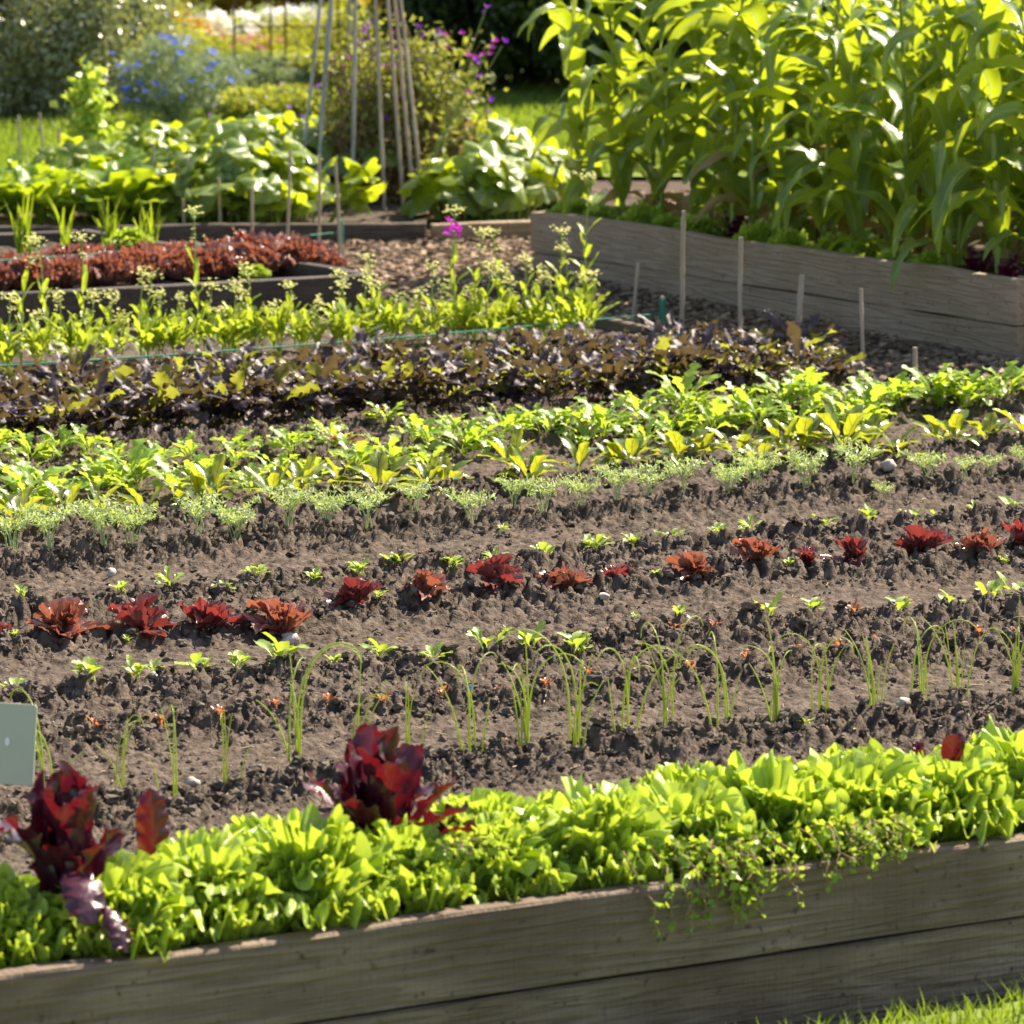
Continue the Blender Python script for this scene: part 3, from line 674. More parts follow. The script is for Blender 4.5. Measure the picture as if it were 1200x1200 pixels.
place('red_lettuce', mb.mesh('red_lettuce', M['darkred']), (p[0], p[1], .10), 0, .95, 'single oval dark red leaf standing right of the tall purple lettuce', 'lettuce')
mb = MB()
for k in range(3): leaf(mb, .07, .04, R(70), R(80 - 20 * k), R(-90 + k * 80), lambda u: w_obov(u, .6, .45, .2), 14, 7, .2, .003, 26)
p = fp(1178, .17); place('red_lettuce', mb.mesh('red_lettuce', M['darkred']), (p[0], p[1], .12), 0, 1.0, 'tiny dark red leaf tuft poking out of the green lettuces at the right', 'lettuce')
p = fp(1180, .28); place('red_lettuce', cos_red(36, 5, .08, .04).mesh('red_lettuce', M['darkred']), (p[0], p[1], .105), 0, .65, 'small purple leaf tip among the green lettuces at right, behind the other', 'lettuce')
p = fp(255, .40); place('red_lettuce', frilly(41, 20, .055, 'bronze', .06, .004, .035, .002, 60), (p[0], p[1], 0), 0, 1, 'low young red lettuce just behind the green ones on the left', 'lettuce')
p = fp(985, .42); place('red_lettuce', frilly(42, 14, .04, 'bronze', .05, .004, .03, .002, 60), (p[0], p[1], 0), 0, 1, 'low young red lettuce just behind the green ones on the right', 'lettuce')
# trailing weed over the board
def trailer(seed, n, spread, drop, size=.013):
    rs.seed(seed); ms = MB(); mf = MB(); C = []
    for i in range(n):
        x0 = rs.normal() * spread; y = 0.05; pts = []
        dx = rs.normal() * .25; x = x0; z = .045
        k = 12; dr = drop * U(.2, 1.0)
        for j in range(k):
            t = j / (k - 1); yy_ = .10 - .16 * t; zz = .05 + .05 * math.sin(t * 2.4) - dr * max(0, t - .45) * 1.8
            pts.append((x + dx * t * .12 + .006 * rs.normal(), yy_ if t < .5 else max(yy_, .02 - .06) - .0 + .004 * rs.normal(), zz))
        ms.tube(pts, .0017, 5); C += [np.array(q) + rs.normal(size=3) * .003 for q in pts for _ in range(3)]
    leaflets(mf, np.array(C), size, .75)
    return [('stems', ms.mesh('stems', M['brownstem'])), ('foliage', mf.mesh('foliage', M['mizuna']))]
ang = math.atan2(fd[1], fd[0])
p = fp(832, .0); place('chickweed', trailer(51, 34, .06, .13, .015), (p[0] , p[1], .0), ang, 1, 'straggly small-leaved weed trailing over the front board, the bigger clump', 'weed')
p = fp(1000, .0); place('chickweed', trailer(52, 12, .035, .06, .013), (p[0], p[1], .0), ang, 1, 'small weed trailing over the front board, right of the bigger clump', 'weed')
p = fp(540, .1); place('chickweed', trailer(53, 9, .05, .0, .014), (p[0], p[1], .03), ang, 1, 'pale weed sprig between the green lettuces behind the front board, left of centre', 'weed')

# ================================================================ ROWS IN THE OPEN SOIL
def soilz(p):
    a_ = np.array([p[0], p[0] + .012, p[0] - .012, p[0], p[0]]); b_ = np.array([p[1], p[1], p[1], p[1] + .02, p[1] - .02])
    return float(soil_h(a_, b_).mean()) + .004
def row(name, pts, protos, scale, label, cat, group, rots=None, zo=0):
    pts = sorted(pts, key=lambda q: q[0]); n = len(pts)
    for i, q in enumerate(pts):
        p = G(q[0], q[1]); s = (q[2] if len(q) > 2 else 1.0) * scale * U(.9, 1.1)
        pr = protos[(q[3] if len(q) > 3 else rs.randint(len(protos)))]
        lab = label % ordn(i, n) if '%s' in label else label
        place(name, pr, (p[0], p[1], soilz(p) + zo), rs.rand() * 6.28, s, lab, cat, group)
# red lettuces
def red_small(seed, n=11, mat='bronze'):
    rs.seed(seed); mb = MB()
    for i in range(n):
        t = i / (n - 1)
        fan(mb, .078 * U(.7, 1.2) * (.85 + .3 * t), .052 * U(.8, 1.3), R(86 - 60 * t + rs.normal() * 8), R(80 - 85 * t + rs.normal() * 18), i * GA + rs.normal() * .3, 11, 46, 2.8, .0050, 10, U(-.3, 1.6), (rs.normal() * .009, rs.normal() * .009, 0), 1.0, rs.normal() * .3, None, .03, 1.6)
    return mb.mesh('red_lettuce', M[mat])
RL = [red_small(s, 13 + s % 3, m_) for s, m_ in ((61, 'bronze'), (62, 'redl'), (63, 'bronze'), (64, 'redl'), (65, 'bronze'))]
rs.seed(66)
row('red_lettuce', [(-8, 757, .8), (75, 757, 1.05, 0), (168, 750, 1.05, 1), (240, 747, 1.0, 3), (330, 744, 1.12, 2), (413, 724, .8, 1), (495, 716, .85), (582, 706, .85), (662, 701, .8), (722, 691, .65, 3), (815, 689, .85, 0), (887, 677, .8), (945, 674, .62, 3), (1000, 667, .8), (1078, 658, .95, 1), (1147, 657, .9), (1200, 648, .85)],
    RL, .9, 'squat red-brown lettuce in the bare soil row, %s of them', 'lettuce', 'red lettuces in the bare soil row')
# pale seedlings
def seedling(seed, n, L, W, mat='seed', e=55, dry=0):
    rs.seed(seed); mb = MB()
    for i in range(n):
        leaf(mb, L * U(.6, 1.2), W * U(.7, 1.2), R(U(e - 20, e + 30)), R(U(-20, 40)), i * GA + rs.normal() * .4, lambda u: w_pet(u, .4, .6, .5, .14), nu=10, nv=5, cup=.3, ruf=.0015, rf=9,
             base=(rs.normal() * L * .18, rs.normal() * L * .12, 0), rnd=None)
    return mb.mesh('seedling', M[mat])
SD = [seedling(s, 13, .034, .016) for s in (71, 72, 73)] + [seedling(s, 10, .038, .014) for s in (74, 75)]
S2 = [seedling(s, 10, .048, .020, 'seed', 65) for s in (76, 77, 78)]
SR = [seedling(79, 7, .035, .012, 'tinyred', 60)]
rs.seed(80)
row('seedling', [(28, 715, .8), (140, 705, .9), (200, 702, 1.1), (263, 702, .8), (300, 692, .9), (368, 694, .8), (420, 686, 1), (465, 677, 1), (527, 677, 1), (580, 668, 1.05), (635, 659, 1.05), (697, 657, 1.05), (740, 652, 1), (792, 642, .9), (843, 641, .95), (880, 636, 1.15), (938, 630, .9), (966, 628, 1.2), (1017, 622, 1), (1068, 614, 1.1), (1101, 608, .9), (1145, 606, 1), (1187, 602, 1.15)],
    SD, 1.15, 'small pale green seedling in the row just behind the squat red lettuces, %s', 'seedling', 'seedlings behind the red lettuce row')
row('seedling', [(20, 818, 1), (100, 820, 1.1), (160, 808, .9), (180, 803, .6), (232, 803, 1.1), (280, 794, 1), (330, 799, 1.3), (395, 785, .7), (445, 782, 1), (508, 783, .8), (570, 770, 1), (622, 768, 1.1), (678, 770, 1.1), (795, 748, .5), (898, 736, 1), (955, 731, .9), (1056, 716, 1), (1115, 714, 1), (1158, 711, 1.1), (1197, 700, 1.1)],
    S2, 1.05, 'leggy pale seedling in the row between red lettuces and onions, %s', 'seedling', 'seedlings in front of the red lettuce row')
row('seedling', [(838, 752, .8), (1000, 728, 1), (715, 752, .5), (790, 752, .8)], SR, .9, 'reddish seedling in the row between the red lettuces and the onions, %s', 'seedling', 'reddish seedlings in front of the red lettuces')
row('seedling', [(110, 872), (190, 862), (258, 858), (325, 846), (385, 842), (450, 842), (520, 828), (585, 822, .7), (640, 820), (690, 810, .8), (750, 802), (808, 796), (875, 785), (935, 780), (982, 778), (1030, 768), (1092, 760), (1145, 756), (1192, 748)],
    [seedling(82, 8, .034, .011, 'tinyred', 70), seedling(83, 6, .038, .013, 'tinyred', 75)], .8, 'tiny red-purple seedling just behind the onions, %s', 'seedling', 'tiny red seedlings behind the onions')
row('seedling', [(17, 760, .8), (130, 735, .7), (505, 708, .8), (445, 718, .8), (770, 690, .8), (925, 682, .8), (1175, 662, .8), (150, 760, .6), (745, 725, .5), (595, 742, .6), (945, 868, .6), (370, 905, .35), (1050, 845, .5), (770, 625, .5), (590, 625, .8), (900, 625, .4), (240, 555, 1.2)],
    SD, .8, 'stray green weed seedling on the bare soil, %s of all the strays', 'weed', 'stray weed seedlings on the bare soil')
# onions
def onion(seed, n=7, H=.15):
    rs.seed(seed); mb = MB()
    for i in range(n):
        az = rs.rand() * 6.28; k = 16; h = H * U(.5, 1.15); hook = rs.rand() < .5
        e = np.full(k, R(U(80, 90))) if not hook else R(88) - (np.linspace(0, 1, k) ** 3.2) * R(U(90, 190))
        if not hook: e = e - R(U(0, 8)) - np.linspace(0, 1, k) ** 2 * R(U(0, 45))
        d = h * (1.25 if hook else 1) / k
        r = np.cumsum(np.cos(e) * d); z = np.cumsum(np.sin(e) * d)
        b = rs.normal(size=2) * .007
        pts = np.stack([b[0] + r * math.cos(az), b[1] + r * math.sin(az), z - .008], -1)
        mb.tube(pts, np.linspace(.0019, .0007, k), 5, rs.rand())
    if rs.rand() < .5:
        az = rs.rand() * 6.28; t = np.linspace(0, 1, 12)
        mb.tube(np.stack([t * .08 * math.cos(az), t * .08 * math.sin(az), .05 * np.sin(t * 3.0) + .004], -1), np.linspace(.0017, .0007, 12), 5, 1.0)
    return mb.mesh('onion', M['onion'])
ON = [onion(s, 4 + s % 4, .185) for s in range(90, 97)]
rs.seed(98)
row('onion', [(58, 962, 1), (140, 925, .8), (200, 945, .95), (270, 938, .85), (343, 926, 1.05), (418, 890, 1), (483, 876, .8), (553, 900, 1), (612, 893, 1.15), (677, 895, 1.1), (733, 882, 1.15), (785, 873, .95), (848, 868, 1.05), (905, 857, .9), (963, 851, 1.05), (1022, 845, .95), (1077, 838, 1), (1120, 830, 1), (1188, 828, .95)],
    ON, 1.1, 'young onion with thin upright green leaves, %s in its row', 'onion', 'young onions behind the front lettuces')
# fern-leaved silvery plants
def frond_plant(seed, n=8, H=.095):
    rs.seed(seed); mb = MB(); C = []; ms = MB()
    for i in range(n):
        az = i * GA + rs.normal() * .3; e0 = R(U(68, 88)); e1 = R(U(-15, 40)); k = 12; h = H * U(.75, 1.2)
        e = e0 + (e1 - e0) * np.linspace(0, 1, k) ** 2; d = h / k
        r = np.cumsum(np.cos(e) * d); z = np.cumsum(np.sin(e) * d)
        pts = np.stack([r * math.cos(az), r * math.sin(az), z], -1) + [rs.normal() * .008, rs.normal() * .008, 0]
        mb.tube(pts, np.linspace(.0015, .0007, k), 4, .9)
        sd_ = np.array([-math.sin(az), math.cos(az), 0])
        for j in range(5, k):
            wd = .024 * math.sin(math.pi * (j - 4) / (k - 3.5)) * U(.8, 1.2) + .004
            for sg in (-1, 1):
                q = pts[j] + sd_ * sg * wd * np.linspace(.15, 1, 4)[:, None] + [0, 0, .004]
                C += [x + rs.normal(size=3) * .0015 for x in q]
    leaflets(mb, np.array(C), .012, .30, updir=np.array([0, 0, .4]), droop=0)
    return mb.mesh('fern_leaved_seedling', M['silver'])
FP = [frond_plant(s, 5 + s % 5) for s in range(101, 106)]
rs.seed(107)
fr = [(15, 655, 1.1), (62, 660, 1.2), (118, 655, 1.2), (155, 648, 1.0), (232, 645, 1), (280, 638, .95), (335, 632, 1.1), (382, 628, .9), (430, 632, 1.1), (487, 622, .9), (550, 622, 1), (600, 612, .8), (635, 612, 1), (680, 604, .9), (720, 600, .9), (762, 594, .95), (800, 592, .95), (852, 588, .95), (885, 578, .95), (945, 582, .9), (1000, 580, 1.25), (1035, 585, .5), (1085, 570, 1.0), (1130, 573, .7), (1160, 568, .6), (1198, 565, .6)]
row('fern_leaved_seedling', fr, FP, 1.08, 'feathery silver-green seedling in the ferny row, %s', 'seedling', 'feathery silver-green seedlings')
# beets with red veins
def beet(seed, n=7):
    rs.seed(seed); mb = MB()
    for i in range(n):
        t = i / (n - 1)
        leaf(mb, .13 * U(.8, 1.15), .042 * U(.8, 1.2), R(U(62, 85) - 40 * t), R(U(20, 60) - 75 * t), i * GA + rs.normal() * .2, lambda u: w_pet(u, .28, .7, .5, .07), nu=18, nv=7, cup=.35, ruf=.003, rf=12,
             bend=rs.normal() * .3)
    return mb.mesh('beet', M['beet'])
BT = [beet(s, 6 + s % 4) for s in range(111, 117)]
rs.seed(118)
bx = np.array([-10, 20, 75, 120, 165, 225, 262, 315, 350, 405, 445, 500, 530, 600, 615, 680, 715, 745, 790, 830, 865, 880, 920, 950, 985, 1015, 1050, 1090, 1120, 1165, 1195])
row('beet', [(x + rs.normal() * 5, 622 - .083 * x + rs.normal() * 4, U(.75, 1.05) * (1.15 if x > 850 else 1)) for x in bx], BT, .92, 'low red-veined beet plant behind the feathery seedlings, %s in its row', 'beet', 'red-veined beets behind the feathery seedlings')
# green mizuna
def mizuna(seed, n=10, L=.125, mat='mizuna', W=.05, k=6, e=60, ruf=.004, up=0):
    rs.seed(seed); mb = MB()
    for i in range(n):
        t = i / (n - 1); kk = k + rs.randint(3); ph = rs.rand()
        leaf(mb, L * U(.75, 1.2), W * U(.8, 1.25), R(U(e, e + 25) - 25 * t), R(U(-10, 45) - 50 * t + up), i * GA + rs.normal() * .3, lambda u: w_lobed(u, kk, .30, .06, ph, .62), nu=30, nv=5, cup=.15, ruf=ruf, rf=18,
             bend=rs.normal() * .4, base=(rs.normal() * .008, rs.normal() * .008, 0), roll=rs.normal() * .25)
    return mb.mesh('mizuna', M[mat])
MZ = [mizuna(s, 14 + s % 4, W=.040, e=68) for s in range(121, 127)]
rs.seed(128)
pts = []
for x in np.arange(-20, 1150, 43): pts.append((x + rs.normal() * 8, 592 - .092 * x + rs.normal() * 5 - (0 if x < 500 else 6), U(.6, 1.05) * (1.25 if x < 160 else 1)))
row('mizuna', pts, MZ, 1.0, 'yellow-green jagged mizuna plant in the nearer green line, %s', 'salad plant', 'green mizuna plants'); pts = []
for x in np.arange(-25, 1000, 60): pts.append((x + rs.normal() * 14, 572 - .080 * x + rs.normal() * 6, U(.45, .8)))
row('mizuna', pts, MZ, 1.0, 'small mizuna plant in the loose middle green line, %s', 'salad plant', 'green mizuna plants'); pts = []
for x in np.arange(-10, 1180, 38): pts.append((x + rs.normal() * 8, 548 - .058 * x + rs.normal() * 5, U(.6, .9) * (1.2 if (x < 120 or x > 780) else .85)))
row('mizuna', pts, MZ, 1.0, 'yellow-green jagged mizuna plant in the farther green line, %s', 'salad plant', 'green mizuna plants')
# purple mizuna
rs.seed(130)
PM = []
for s in range(131, 137):
    rs.seed(s); mb = MB(); mo = MB()
    for i in range(56):
        t = rs.rand(); kk = 6 + rs.randint(3); ph = rs.rand(); dest = mo if rs.rand() < .2 else mb
        leaf(dest, U(.09, .225), .038 * U(.7, 1.25), R(U(70, 90) - 30 * t), R(U(-20, 50) - 45 * t), i * GA + rs.normal() * .3, lambda u: w_lobed(u, kk, .42, .05, ph, .66), nu=34, nv=7, cup=.1, ruf=.009, rf=18,
             bend=rs.normal() * .4, base=(rs.normal() * .02, rs.normal() * .02, 0), roll=rs.normal() * .4)
    PM.append([('foliage', mb.mesh('foliage', M['purple'])), ('young_leaves', mo.mesh('young_leaves', M['olive']))])
rs.seed(138); pts = []
for x in np.arange(-40, 985, 40): pts.append((x + rs.normal() * 6, 520 - .070 * x + rs.normal() * 3, U(.85, 1.05) * (.85 if x > 930 else 1)))
row('mizuna', pts, PM, 1.1, 'dark purple serrated mizuna plant in the nearer purple line, %s', 'salad plant', 'purple mizuna plants'); pts = []
for x in np.arange(-20, 960, 46): pts.append((x + rs.normal() * 8, 484 - .062 * x + rs.normal() * 3, U(.80, 1.0)))
row('mizuna', pts, PM, 1.08, 'dark purple serrated mizuna plant in the farther purple line, %s', 'salad plant', 'purple mizuna plants')
# small pink-brown leaves at the foot of the purple band
row('mizuna', [(402, 532, .8), (28, 548, .5), (690, 515, .5), (935, 470, .7), (440, 505, .6)], [mizuna(139, 9, .09, 'bronze', .04)], .9, 'low reddish mizuna at the foot of the purple band, %s', 'salad plant', 'reddish mizuna at the foot of the purple band')
# back green row with flower stalks
BR = [mizuna(s, 18, .17, 'brass', .032, 4, 84, .003, 42) for s in range(141, 146)]
rs.seed(146)
row('rocket', [(x + rs.normal() * 6, 434 - .060 * x + rs.normal() * 4, U(.75, 1.05)) for x in np.arange(-30, 700, 21)], BR, .86, 'upright green rocket plant along the green string, %s in the back row', 'salad plant', 'green rocket plants of the back row')
def bolt(seed, H):
    rs.seed(seed); ms = MB(); mf = MB(); mp = MB(); k = 14
    a = rs.rand() * 6.28; t = np.linspace(0, 1, k); lean = U(0, .06) * H / .4
    pts = np.stack([lean * t ** 2 * math.cos(a) + .003 * np.sin(t * 9), lean * t ** 2 * math.sin(a), t * H], -1)
    ms.tube(pts, np.linspace(.0032, .0015, k), 5)
    for i in range(1, int(4 + H * 22)):
        q = pts[min(k - 1, int(i * .5 * k / (4 + H * 14)))]; 
        if q[2] > H * .62: break
        leaf(mf, U(.05, .09), .020, R(U(45, 75)), R(U(10, 80)), i * GA, lambda u: w_pet(u, .1, .6, .5, .15), 10, 5, .3, .002, 9, base=q)
    C = [pts[-1] + rs.normal(size=3) * [.014, .014, .009] for _ in range(26)] + [pts[-3] + rs.normal(size=3) * [.01, .01, .012] for _ in range(8)]
    for c in C[::3]: ms.tube([pts[-2], (pts[-2] + c) / 2 + [0, 0, .003], c], .0008, 4)
    flowers(mp, C, .013, 4, .8)
    return [('stem', ms.mesh('stem', M['stem'])), ('foliage', mf.mesh('foliage', M['brass'])), ('flower_head', mp.mesh('flower_head', M['pyellow']))]
rs.seed(150)
st = [(25, 278), (57, 283), (100, 278), (108, 345), (143, 372), (165, 318), (173, 322), (232, 248), (260, 365), (287, 342), (297, 312), (408, 320), (428, 318), (436, 332), (443, 302), (507, 312), (532, 245), (556, 272), (593, 315), (618, 302), (657, 268), (686, 205), (668, 292), (587, 270)]
for x_ in (12, 40, 75, 130, 190, 215, 245, 275, 320, 345, 372, 395, 470, 490, 522, 548, 570, 604, 633, 645, 672, 695): st.append((x_, 425 - .06 * x_ - U(45, 80)))
st.sort()
for i, (x, yt) in enumerate(st):
    yb = 428 - .060 * x + rs.normal() * 4; p = G(x, yb); H = max(.08, zfor(yt, p[1]))
    place('rocket_flower', bolt(151 + i, H), (p[0], p[1], 0), 0, 1, 'bolted stalk with pale yellow flower head from the back green row, %s' % ordn(i, len(st)), 'flower', 'bolted flower stalks of the back row')
mb = MB(); mp = MB(); p = G(531, 397); H = zfor(268, p[1])
mb.tube([(0, 0, 0), (.004, 0, H * .5), (-.002, 0, H)], .0015, 5); flowers(mp, [np.array([-.006 + rs.normal() * .01, rs.normal() * .008, H + rs.normal() * .012]) for _ in range(6)], .045, 5, 1.2)
place('sweet_pea', [('stem', mb.mesh('stem', M['stem'])), ('flower', mp.mesh('flower', M['pmag']))], (p[0], p[1], 0), 0, 1, 'single violet flower on a thin stem in front of the tan board', 'flower')
# stones, scrap
rs.seed(170)
for x, y, s, lab in [(341, 752, .018, 'pale grey stone against a red lettuce, left of centre'), (1060, 834, .017, 'pinkish grey stone just left of an onion at the right'), (180, 572 + 235, .010, 'small white stone by a leggy seedling at the left'), (130, 675, .012, 'small white pebble on open soil at the left'), (706, 634, .014, 'flat grey stone behind the seedling row near the centre'), (707, 708, .010, 'flat whitish stone in front of the red lettuces, centre'), (227, 925, .013, 'buff flat stone between two onions at the left'), (804, 748, .008, 'white pebble before the red lettuce row, right of centre'), (1040, 550, .018, 'grey stone among the beets at the right')]:
    p = G(x, y)
    place('stone', rocks(np.zeros((1, 3)), np.array([s]), .7).mesh('stone', M['stone']), (p[0], p[1], soilz(p) + s * .4 + .004), rs.rand() * 6, 1, lab, 'stone')
mb = MB(); mb.grid(np.array([[(x, y, .003 * math.sin(x * 300 + y * 200) + .004) for y in np.linspace(-.005, .005, 5)] for x in np.linspace(-.010, .010, 9)]))
mb.grid(np.array([[(x, y, .003 * math.sin(x * 300 + y * 200) + .0025) for y in np.linspace(-.005, .005, 5)] for x in np.linspace(-.010, .010, 9)]))
p = G(551, 826); place('plastic_scrap', mb.mesh('plastic_scrap', M['blue']), (p[0], p[1], soilz(p) + .014), .2, 1, 'tiny bright blue plastic scrap lying on the soil among the onions', 'scrap')
# fallen dry leaves / twigs
def twig(mb, L, r=.0015):
    t = np.linspace(0, 1, 7); mb.tube(np.stack([(t - .5) * L, .01 * np.sin(t * 4), .004 + .006 * np.sin(t * 3)], -1), r, 5)
rs.seed(175)
for i, (x, y, L) in enumerate([(805, 665, .05), (40, 643, .035), (470, 760, .03), (640, 535, .03)]):
    mb = MB(); twig(mb, L); p = G(x, y)
    place('twig', mb.mesh('twig', M['dry']), (p[0], p[1], soilz(p) + .014), rs.rand() * 3, 1, 'short dry twig lying on the open soil, %s' % ordn(i, 4) if False else ['short dry twig on the soil right of centre', 'short dry twig on the soil at the far left edge', 'short dry twig on the soil before the lettuce row', 'short dry twig on the soil by the green mizuna'][i], 'twig')

# ================================================================ STAKES, STRINGS, SIGN
def cane_mesh(b, t, r=.006, mat='cane', nodes=True):
    b, t = np.array(b, float), np.array(t, float); L = ln(t - b); k = max(6, int(L / .02)); mb = MB()
    s = np.linspace(0, 1, k); pts = b + (t - b) * s[:, None]
    rad = r * (1 - .12 * s)
    if nodes: rad = rad * (1 + .22 * (((s * L / .15) % 1) < .02 / .15))
    pts[:, 0] += .0025 * np.sin(s * 5 + r * 900); mb.tube(pts, rad, 9)
    return mb.mesh('cane', M[mat])
def stake(xb, yb, xt, yt, label, z=PZ, r=.006, twine=False, mat='cane', group=None):
    p = G(xb, yb, z); zt = zfor(yt, p[1]); q = at(xt, p[1], zt)
    rel = q - p
    if not twine:
        place('stake', cane_mesh((0, 0, -.08), rel, r, mat), p, 0, 1, label, 'stake', group)
    else:
        mb = MB(); k = 160; t = np.linspace(0, 1, k); hgt = .085
        mb.tube(np.stack([np.cos(t * 75) * (r + .003), np.sin(t * 75) * (r + .003), -hgt * t], -1) + rel + [0, 0, -.004], .0026, 5)
        o = place('stake', [('cane', cane_mesh((0, 0, -.08), rel, r, mat)), ('twine', mb.mesh('twine', M['twine']))], p, 0, 1, label, 'stake', group)
    return q
rs.seed(180)
g1 = 'canes along the edge of the front bed'
stake(736, 388, 749, 308, 'short bare cane leaning right beside the green twine-topped stake', group=g1, r=.0065)
tw = stake(779, 404, 777, 347, 'short stake with green twine wound round its top', group=g1, twine=True, r=.007)
stake(797, 402, 802, 247, 'tallest pale cane on the path side, before the maize bed', group=g1, r=.0075)
stake(866, 418, 869, 278, 'second tallest cane, split at the top, before the maize bed', group=g1, r=.0075)
stake(934, 430, 939, 322, 'thick cane leaning slightly right above the purple mizuna end', group=g1, r=.0095)
stake(1010, 448, 1010, 338, 'upright dark-sided cane right of the purple mizuna end', group=g1, r=.0065)
stake(1075, 466, 1073, 407, 'short cane nearest the right side at the bed corner', group=g1, r=.0075)
g2 = 'canes round the far left beds'
fs = [(22, 192, 22, 135), (52, 200, 47, 132), (71, 208, 69, 150), (100, 195, 99, 148), (145, 222, 148, 158), (172, 262, 181, 168), (192, 264, 205, 210), (215, 272, 215, 233), (257, 272, 257, 208), (293, 292, 296, 220), (333, 297, 341, 175), (372, 292, 375, 182), (399, 312, 394, 190)]
for i, f in enumerate(fs):
    stake(f[0], f[1] + 12, f[2], f[3], 'thin grey-brown cane in the left background, %s of them' % ordn(i, len(fs)), group=g2, r=.006)
t2 = stake(402, 322, 399, 256, 'cane with green twine tied near its top at the end of the red lettuce bed', z=PZ, twine=True, r=.006)
def string(a, b, sag, label):
    a, b = np.array(a), np.array(b); t = np.linspace(0, 1, 40)[:, None]
    pts = (b - a) * t + [0, 0, 1] * (-4 * sag * t * (1 - t)); mb = MB(); mb.tube(pts, .0026, 5)
    place('garden_string', mb.mesh('garden_string', M['twine']), a, 0, 1, label, 'string')
ya = G(-40, 440)[1]; pa = at(-60, ya - .45, zfor(432, ya - .45)); q = tw + [0, 0, -.055]
string(pa, q, .012, 'thin green string running along the bolting back row')
ya = LB0[1] + .25; string(at(-60, ya, zfor(309, ya)), t2 + [0, 0, -.05], .006, 'thin green string over the red lettuce bed')
# sign
ps = G(-25, 1000); Y = ps[1]
tg = thing('plant_sign', (ps[0], ps[1], 0), 'grey-green sign plate with a white mark at the left edge', 'sign')
mb = MB(); zb, zt = zfor(915, Y), zfor(822, Y); x1 = at(43, Y, zb)[0] - ps[0]; x0 = x1 - .24
V = []; th = .006; hh = zt - zb; wv = x1 - x0; rr = .006
out = []
for cxx, cyy, a0 in ((wv / 2 - rr, hh / 2 - rr, 0), (-wv / 2 + rr, hh / 2 - rr, 90), (-wv / 2 + rr, -hh / 2 + rr, 180), (wv / 2 - rr, -hh / 2 + rr, 270)):
    for a in range(0, 91, 30): out.append((cxx + rr * math.cos(R(a0 + a)), cyy + rr * math.sin(R(a0 + a))))
n = len(out); Vf = [(x, -th / 2, z) for x, z in out] + [(x, th / 2, z) for x, z in out] + [(0, -th / 2, 0), (0, th / 2, 0)]
mb.add(Vf, [[i, (i + 1) % n, n + (i + 1) % n, n + i] for i in range(n)], [[i, (i + 1) % n, 2 * n] for i in range(n)] + [[n + (i + 1) % n, n + i, 2 * n + 1] for i in range(n)])
pl = obj('plate', mb.mesh('plate', M['sign'], False), tg, ((x0 + x1) / 2, 0, (zb + zt) / 2), (R(-8), R(2.5), R(-4)))
mb = MB(); t = np.linspace(0, 6.28, 14, endpoint=False); Vm = [(.0042 * math.cos(a), 0, .0075 * math.sin(a)) for a in t] + [(0, 0, 0)]
mb.add(Vm, None, [[i, (i + 1) % 14, 14] for i in range(14)]); mk = obj('mark', mb.mesh('mark', M['sign_mark'], False), pl, (wv / 2 - .048, -th / 2 - .001, .004))
obj('post', cane_mesh((0, 0, -.1), (0, 0, zb + .03), .011, 'post', False), tg, ((x0 + x1) / 2, .014, 0))

# ================================================================ LEFT BED RED LETTUCES
LR = [frilly(s, 40, .125, 'muted', .14, .009, .085, .005, 110) for s in (191, 192, 193, 194)]
rs.seed(195); zb = zl - .05; pl = []
for r_, back in enumerate((.17, .42)):
    for x in np.arange(-60, 385 - r_ * 30, 44):
        yb = 350 - .068 * x
        p = G(x + rs.normal() * 5, yb, zb) ; p[:2] += np.array([0, back]); pl.append((x, p, U(.9, 1.1) * (.7 if x > 340 else 1) * (1 - .12 * r_), r_))
pl.sort(key=lambda q: q[0])
for rr_ in (0, 1):
    L_ = [q for q in pl if q[3] == rr_]
    for i, (x, p, s, _) in enumerate(L_):
        place('red_lettuce', LR[0 if x > 335 else rs.randint(4)], (p[0], p[1], zb), rs.rand() * 6, s * .82, 'frilly red lettuce in the dark left bed, %s row, %s' % (('front', 'rear')[rr_], ordn(i, len(L_))), 'lettuce', 'red lettuces in the dark left bed')
for x, s in ((145, .55), (300, .35)):
    p = G(x, 330, zb); p[1] += .3 if x < 200 else 0
    place('lettuce', LT[1], (p[0], p[1], zb + (.06 if x < 200 else 0)), 1, s, 'small bright green lettuce among the red ones, %s' % ('towards the back' if x < 200 else 'at the front board'), 'lettuce')
# leeks (upright leaves) behind
def leek(seed):
    rs.seed(seed); mb = MB()
    for i in range(8): leaf(mb, U(.18, .3), .018, R(U(75, 90)), R(U(40, 85)), rs.rand() * 6.28, lambda u: w_obov(u, .05, .5, .5), 14, 3, .6, 0, 9, base=(rs.normal() * .012, rs.normal() * .012, 0))
    return mb.mesh('leek', M['chard'])
LK = [leek(s) for s in (201, 202, 203)]
rs.seed(204)
for i, x in enumerate((3, 12, 60, 110, 118, 150, 165)):
    p = G(x, 318, zb); p[1] += .55; place('leek', LK[i % 3], (p[0], p[1], zb), rs.rand() * 6, U(.6, .85), 'strappy upright green leek behind the red lettuces, %s' % ordn(i, 7), 'leek', 'leeks behind the red lettuces')

